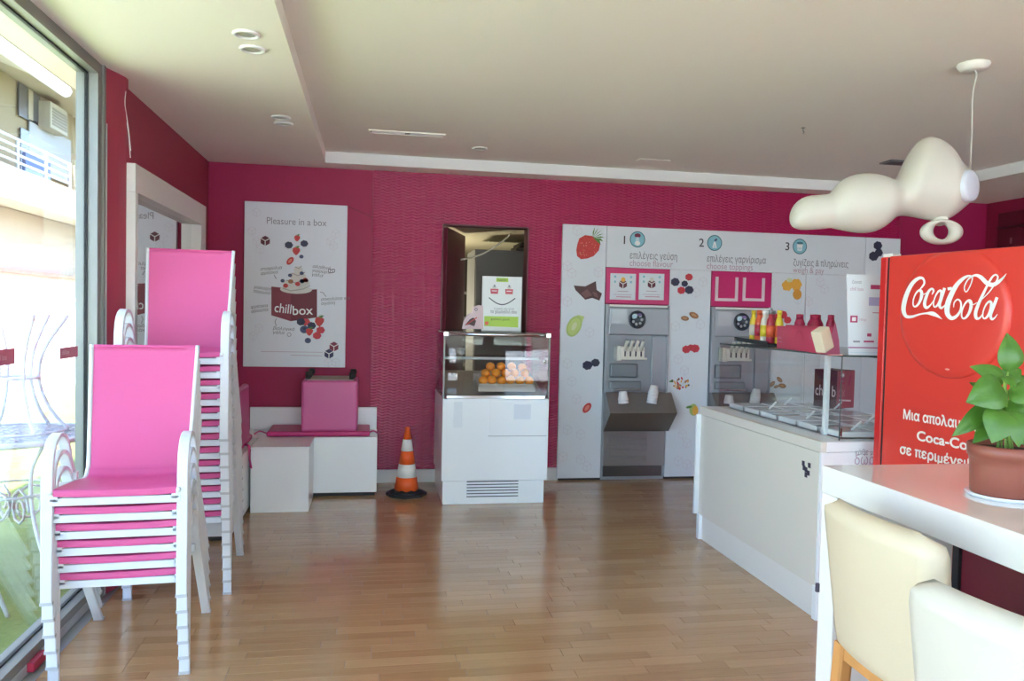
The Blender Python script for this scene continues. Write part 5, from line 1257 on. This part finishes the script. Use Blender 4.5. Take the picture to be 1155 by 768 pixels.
for (bs, tp_, hw, dd, tw) in leafs:
    a_ = at_px(*bs, dd+.0); b_ = at_px(*tp_, dd-.035 if tp_[1] > bs[1] else dd-.01)
    L_ = (b_-a_).length; yv = (b_-a_).normalized(); n_ = (-fw*.75+up*.55).normalized(); xv = yv.cross(n_).normalized(); zv = xv.cross(yv).normalized()
    xv2 = xv*math.cos(tw)+zv*math.sin(tw); zv2 = xv2.cross(yv)
    vs, fs = leaf_mesh(L_, hw*mpp, .3, .12)
    mb = MB(); mb.T = Matrix((( xv2.x, yv.x, zv2.x, a_.x), (xv2.y, yv.y, zv2.y, a_.y), (xv2.z, yv.z, zv2.z, a_.z), (0, 0, 0, 1))); mb.add(vs, fs, None, True); mb.build('leaf', M_LEAF, t)
    st = Vector((pc.x, pc.y, tz+.117)) + Vector((random.uniform(-.02, .02), random.uniform(-.02, .02), 0))
    MB().tube(smooth_path([st, (st+a_)/2+Vector((0, 0, .012)), a_], 4), .0022, 6).build('stem', M_STEM, t)

# ================================================================== PENDANT LAMP
cp = P_z(1098, 72, ZH); LD = (cp-CAM).dot(fw)-.02
def LP(cx, cy, dd=0): return CAM + ray(860+cx/2.953, 40+cy/2.953)*(LD+dd)
t = thing('pendant_lamp', 'white lumpy blob pendant lamp hanging from the ceiling on a thin cable', 'lamp', (cp.x, cp.y, ZH))
MB().lathe([(0, 0), (.072, 0), (.075, -.006), (.06, -.03), (.045, -.036), (0, -.036)], 32, (cp.x, cp.y, ZH)).build('ceiling_rose', M_DISP, t)
MB().tube(smooth_path([Vector((cp.x, cp.y, ZH-.03)), LP(713, 130), LP(700, 200), LP(698, 300), LP(694, 400), LP(690, 470)], 6), .004, 6).build('cable', mat('clear_cable', (.55, .52, .48), .4), t)
secs = [(94, 600, 616), (98, 578, 632), (108, 560, 642), (130, 540, 648), (160, 532, 647), (195, 531, 645), (222, 528, 642), (232, 518, 641), (250, 494, 645), (275, 474, 650), (305, 462, 656), (340, 457, 659), (375, 460, 655), (405, 470, 640), (428, 480, 618), (445, 480, 604), (462, 458, 600), (480, 420, 601), (500, 378, 604), (520, 351, 608), (540, 339, 613), (558, 337, 616), (578, 342, 618), (600, 354, 618), (620, 374, 612), (645, 408, 596), (668, 438, 575), (690, 455, 556), (700, 470, 545)]
vs, fs = [], []; n_ = 28; mp_ = LD/FPX/2.953
for (x, ya, yb) in secs:
    ctr = LP(x, (ya+yb)/2, .0); hv = (yb-ya)/2*mp_
    hd = min(hv, .125) if x < 640 else min(hv, .085)
    for k in range(n_):
        a_ = 2*PI*k/n_; vs.append(ctr + up*(hv*math.sin(a_)) + fw*(hd*math.cos(a_)))
for i in range(len(secs)-1):
    for k in range(n_): fs.append((i*n_+k, i*n_+(k+1) % n_, (i+1)*n_+(k+1) % n_, (i+1)*n_+k))
fs.append(tuple(range(n_))); fs.append(tuple((len(secs)-1)*n_+k for k in range(n_)))
mb = MB(); mb.add(vs, fs, None, True); sh = mb.build('shade', M_SHADE, t)
sm_ = sh.modifiers.new('s', 'SUBSURF'); sm_.levels = 1; sm_.render_levels = 1
ax = (-fw*.8+rt*.55).normalized()
mb = MB(); mb.lathe([(0, -.06), (.062, -.06), (.074, -.03), (.076, 0), (.071, .010), (.055, .015), (0, .017)], 36, LP(692, 500, -.085), axis=ax); mb.build('end_cap', M_SHADEW, t)
# ring lobe below
ax2 = (-fw*.93+up*.1-rt*.1).normalized(); c_ = LP(596, 655, -.03)
R1, R2 = 70*mp_, 27*mp_
vs, fs = [], []; N1, N2 = 40, 14; qv = ax2.to_track_quat('Z', 'Y')
for i in range(N1):
    a_ = 2*PI*i/N1; outer_x, outer_y = R1*math.cos(a_), 42*mp_*math.sin(a_); inner_x, inner_y = R2*math.cos(a_)-.003, R2*math.sin(a_)+.004
    mx_, my_ = (outer_x+inner_x)/2, (outer_y+inner_y)/2; hw_ = math.hypot(outer_x-inner_x, outer_y-inner_y)/2; dx_, dy_ = math.cos(a_), math.sin(a_)
    dx_, dy_ = (outer_x-inner_x)/2/hw_, (outer_y-inner_y)/2/hw_
    for j in range(N2):
        b_ = 2*PI*j/N2; p = rt*(mx_+dx_*hw_*math.cos(b_)) + up*(my_+dy_*hw_*math.cos(b_)) - fw*(.028*math.sin(b_)); vs.append(c_+p)
for i in range(N1):
    for j in range(N2): fs.append((i*N2+j, i*N2+(j+1) % N2, ((i+1) % N1)*N2+(j+1) % N2, ((i+1) % N1)*N2+j))
mb = MB(); mb.add(vs, fs, None, True); mb.build('ring_lobe', M_SHADE, t)
MB().tube([LP(590, 600, 0), LP(592, 622, -.02)], [.05, .03], 16).build('ring_neck', M_SHADE, t)

# ================================================================== CEILING FITTINGS
for (x, y, z, lb) in ((278, 38, ZL, 'round downlight in the left soffit, nearer of the front pair'), (285, 55, ZL, 'round downlight in the left soffit, farther of the front pair'), (317, 132, ZL, 'round downlight in the left soffit, nearer of the rear pair'), (320, 139, ZL, 'round downlight in the left soffit, farther of the rear pair'), (541, 167, ZH, 'round downlight alone in the raised ceiling beside the vent')):
    p = P_z(x, y, z); t = thing('downlight', lb, 'ceiling light', tuple(p), 'recessed downlights')
    MB().lathe([(.058, 0), (.060, -.004), (.055, -.010), (.042, -.010), (.040, .0)], 28, p).build('rim', M_TRIMW, t)
    MB().lathe([(0, -.001), (.041, -.001), (.041, -.003), (0, -.003)], 20, p).build('lens', mat('downlight_lens', (.48, .48, .42), .3), t)
a = P_z(416, 147, ZH); b = P_z(502, 153, ZH)
t = thing('ceiling_vent', 'slim white linear air vent in the raised ceiling', 'vent', ((a.x+b.x)/2, a.y, ZH))
vx0, vx1, vy = a.x, b.x, (a.y+b.y)/2
bxo('duct', M_GREY, t, vx0+.01, vx1-.01, vy-.03, vy+.04, ZH-.002, ZH-.0005)
MB().box(vx0, vx1, vy-.045, vy-.03, ZH-.008, ZH).box(vx0, vx1, vy+.04, vy+.055, ZH-.008, ZH).box(vx0, vx0+.012, vy-.03, vy+.04, ZH-.008, ZH).box(vx1-.012, vx1, vy-.03, vy+.04, ZH-.008, ZH).build('frame', M_CEIL, t)
for k in (0, 1):
    xa = vx0+.02+k*(vx1-vx0)/2; bxo('slat', M_TRIMW, t, xa, xa+(vx1-vx0)/2-.035, vy-.005, vy+.022, ZH-.007, ZH-.003)
a = P_z(1001, 181, ZH); t = thing('dark_vent', 'small dark vent in the raised ceiling behind the lamp', 'vent', (a.x, a.y, ZH))
mb = MB(); mb.T = Matrix.Translation((a.x, a.y, ZH)); mb.box(0, .34, -.05, .10, -.012, 0); mb.build('frame', M_GREY, t); mb = MB(); mb.T = Matrix.Translation((a.x, a.y, ZH)); mb.box(.02, .32, -.03, .08, -.014, -.012); mb.build('grille', M_BLACK, t)
a = P_z(906, 144, ZH)
t = thing('ceiling_hook', 'tiny metal hook hanging from the raised ceiling', 'hook', tuple(a))
MB().tube(smooth_path([a, a+Vector((0, 0, -.02)), a+Vector((.006, 0, -.03)), a+Vector((.0, 0, -.038))], 3), .004, 6).build('hook', M_GREY, t); MB().lathe([(0, 0), (.014, 0), (.012, -.004), (0, -.004)], 10, a).build('plate', M_GREY, t)
a = P_z(735, 181, ZH)
t = thing('ceiling_hatch', 'faint flush hatch in the raised ceiling near the back edge', 'hatch', tuple(a)); bxo('panel', M_CEIL, t, a.x-.12, a.x+.14, a.y-.05, a.y+.03, ZH-.003, ZH)
# loose white wires on the pier
t = thing('loose_wires', 'pair of thin white wires hanging down the rose coloured pier', 'wire', (-1.27, 4.43, 2.3))
for pts in ([(139.5, 103), (138, 120), (142, 135), (145, 150), (147, 178)], [(142, 103), (141, 118), (143.5, 135), (146, 155), (147.5, 170)]):
    MB().tube(smooth_path([P_y(x, y, 4.435 if i > 1 else 4.41) for i, (x, y) in enumerate(pts)], 4), .0025, 5).build('wire', M_TRIMW, t)
# picture panel on the right wall
t = thing('wall_picture', 'dark maroon panel with faint block shapes on the right wall', 'picture', (RX, 5.9, 1.9))
bxo('panel', mat('dark_gloss_maroon', (.10, .008, .02), .25), t, RX-.03, RX, 4.9, 6.62, 1.4, 2.56, .003)
G = Face((RX-.03, 6.62, 0), -PI/2); mb = MB()
for k in range(26): 
    u_, z_ = random.uniform(.15, 1.55), random.uniform(1.5, 2.45); w_ = random.uniform(.02, .05)
    G.poly(mb, [(u_, z_), (u_+w_, z_), (u_+w_, z_+w_*2), (u_, z_+w_*2)], mat('faint_block', (.22, .06, .08), .4), 1)
mb.build('block_print', None, t)
for k in range(4): bxo('divider', mat('dark_divider', (.06, .006, .012), .4), t, RX-.045, RX-.03, 4.9, 6.62, 1.6+k*.27, 1.615+k*.27)
# red corner piece on the window rail
tag(MB().box(WX+.002, WX+.03, 3.36, 3.49, .012, .05).build('door_wedge', mat('wedge_red', (.45, .02, .06), .5), bevel=.004), 'small crimson wedge lying on the rail beside the nearest chair leg', 'wedge')
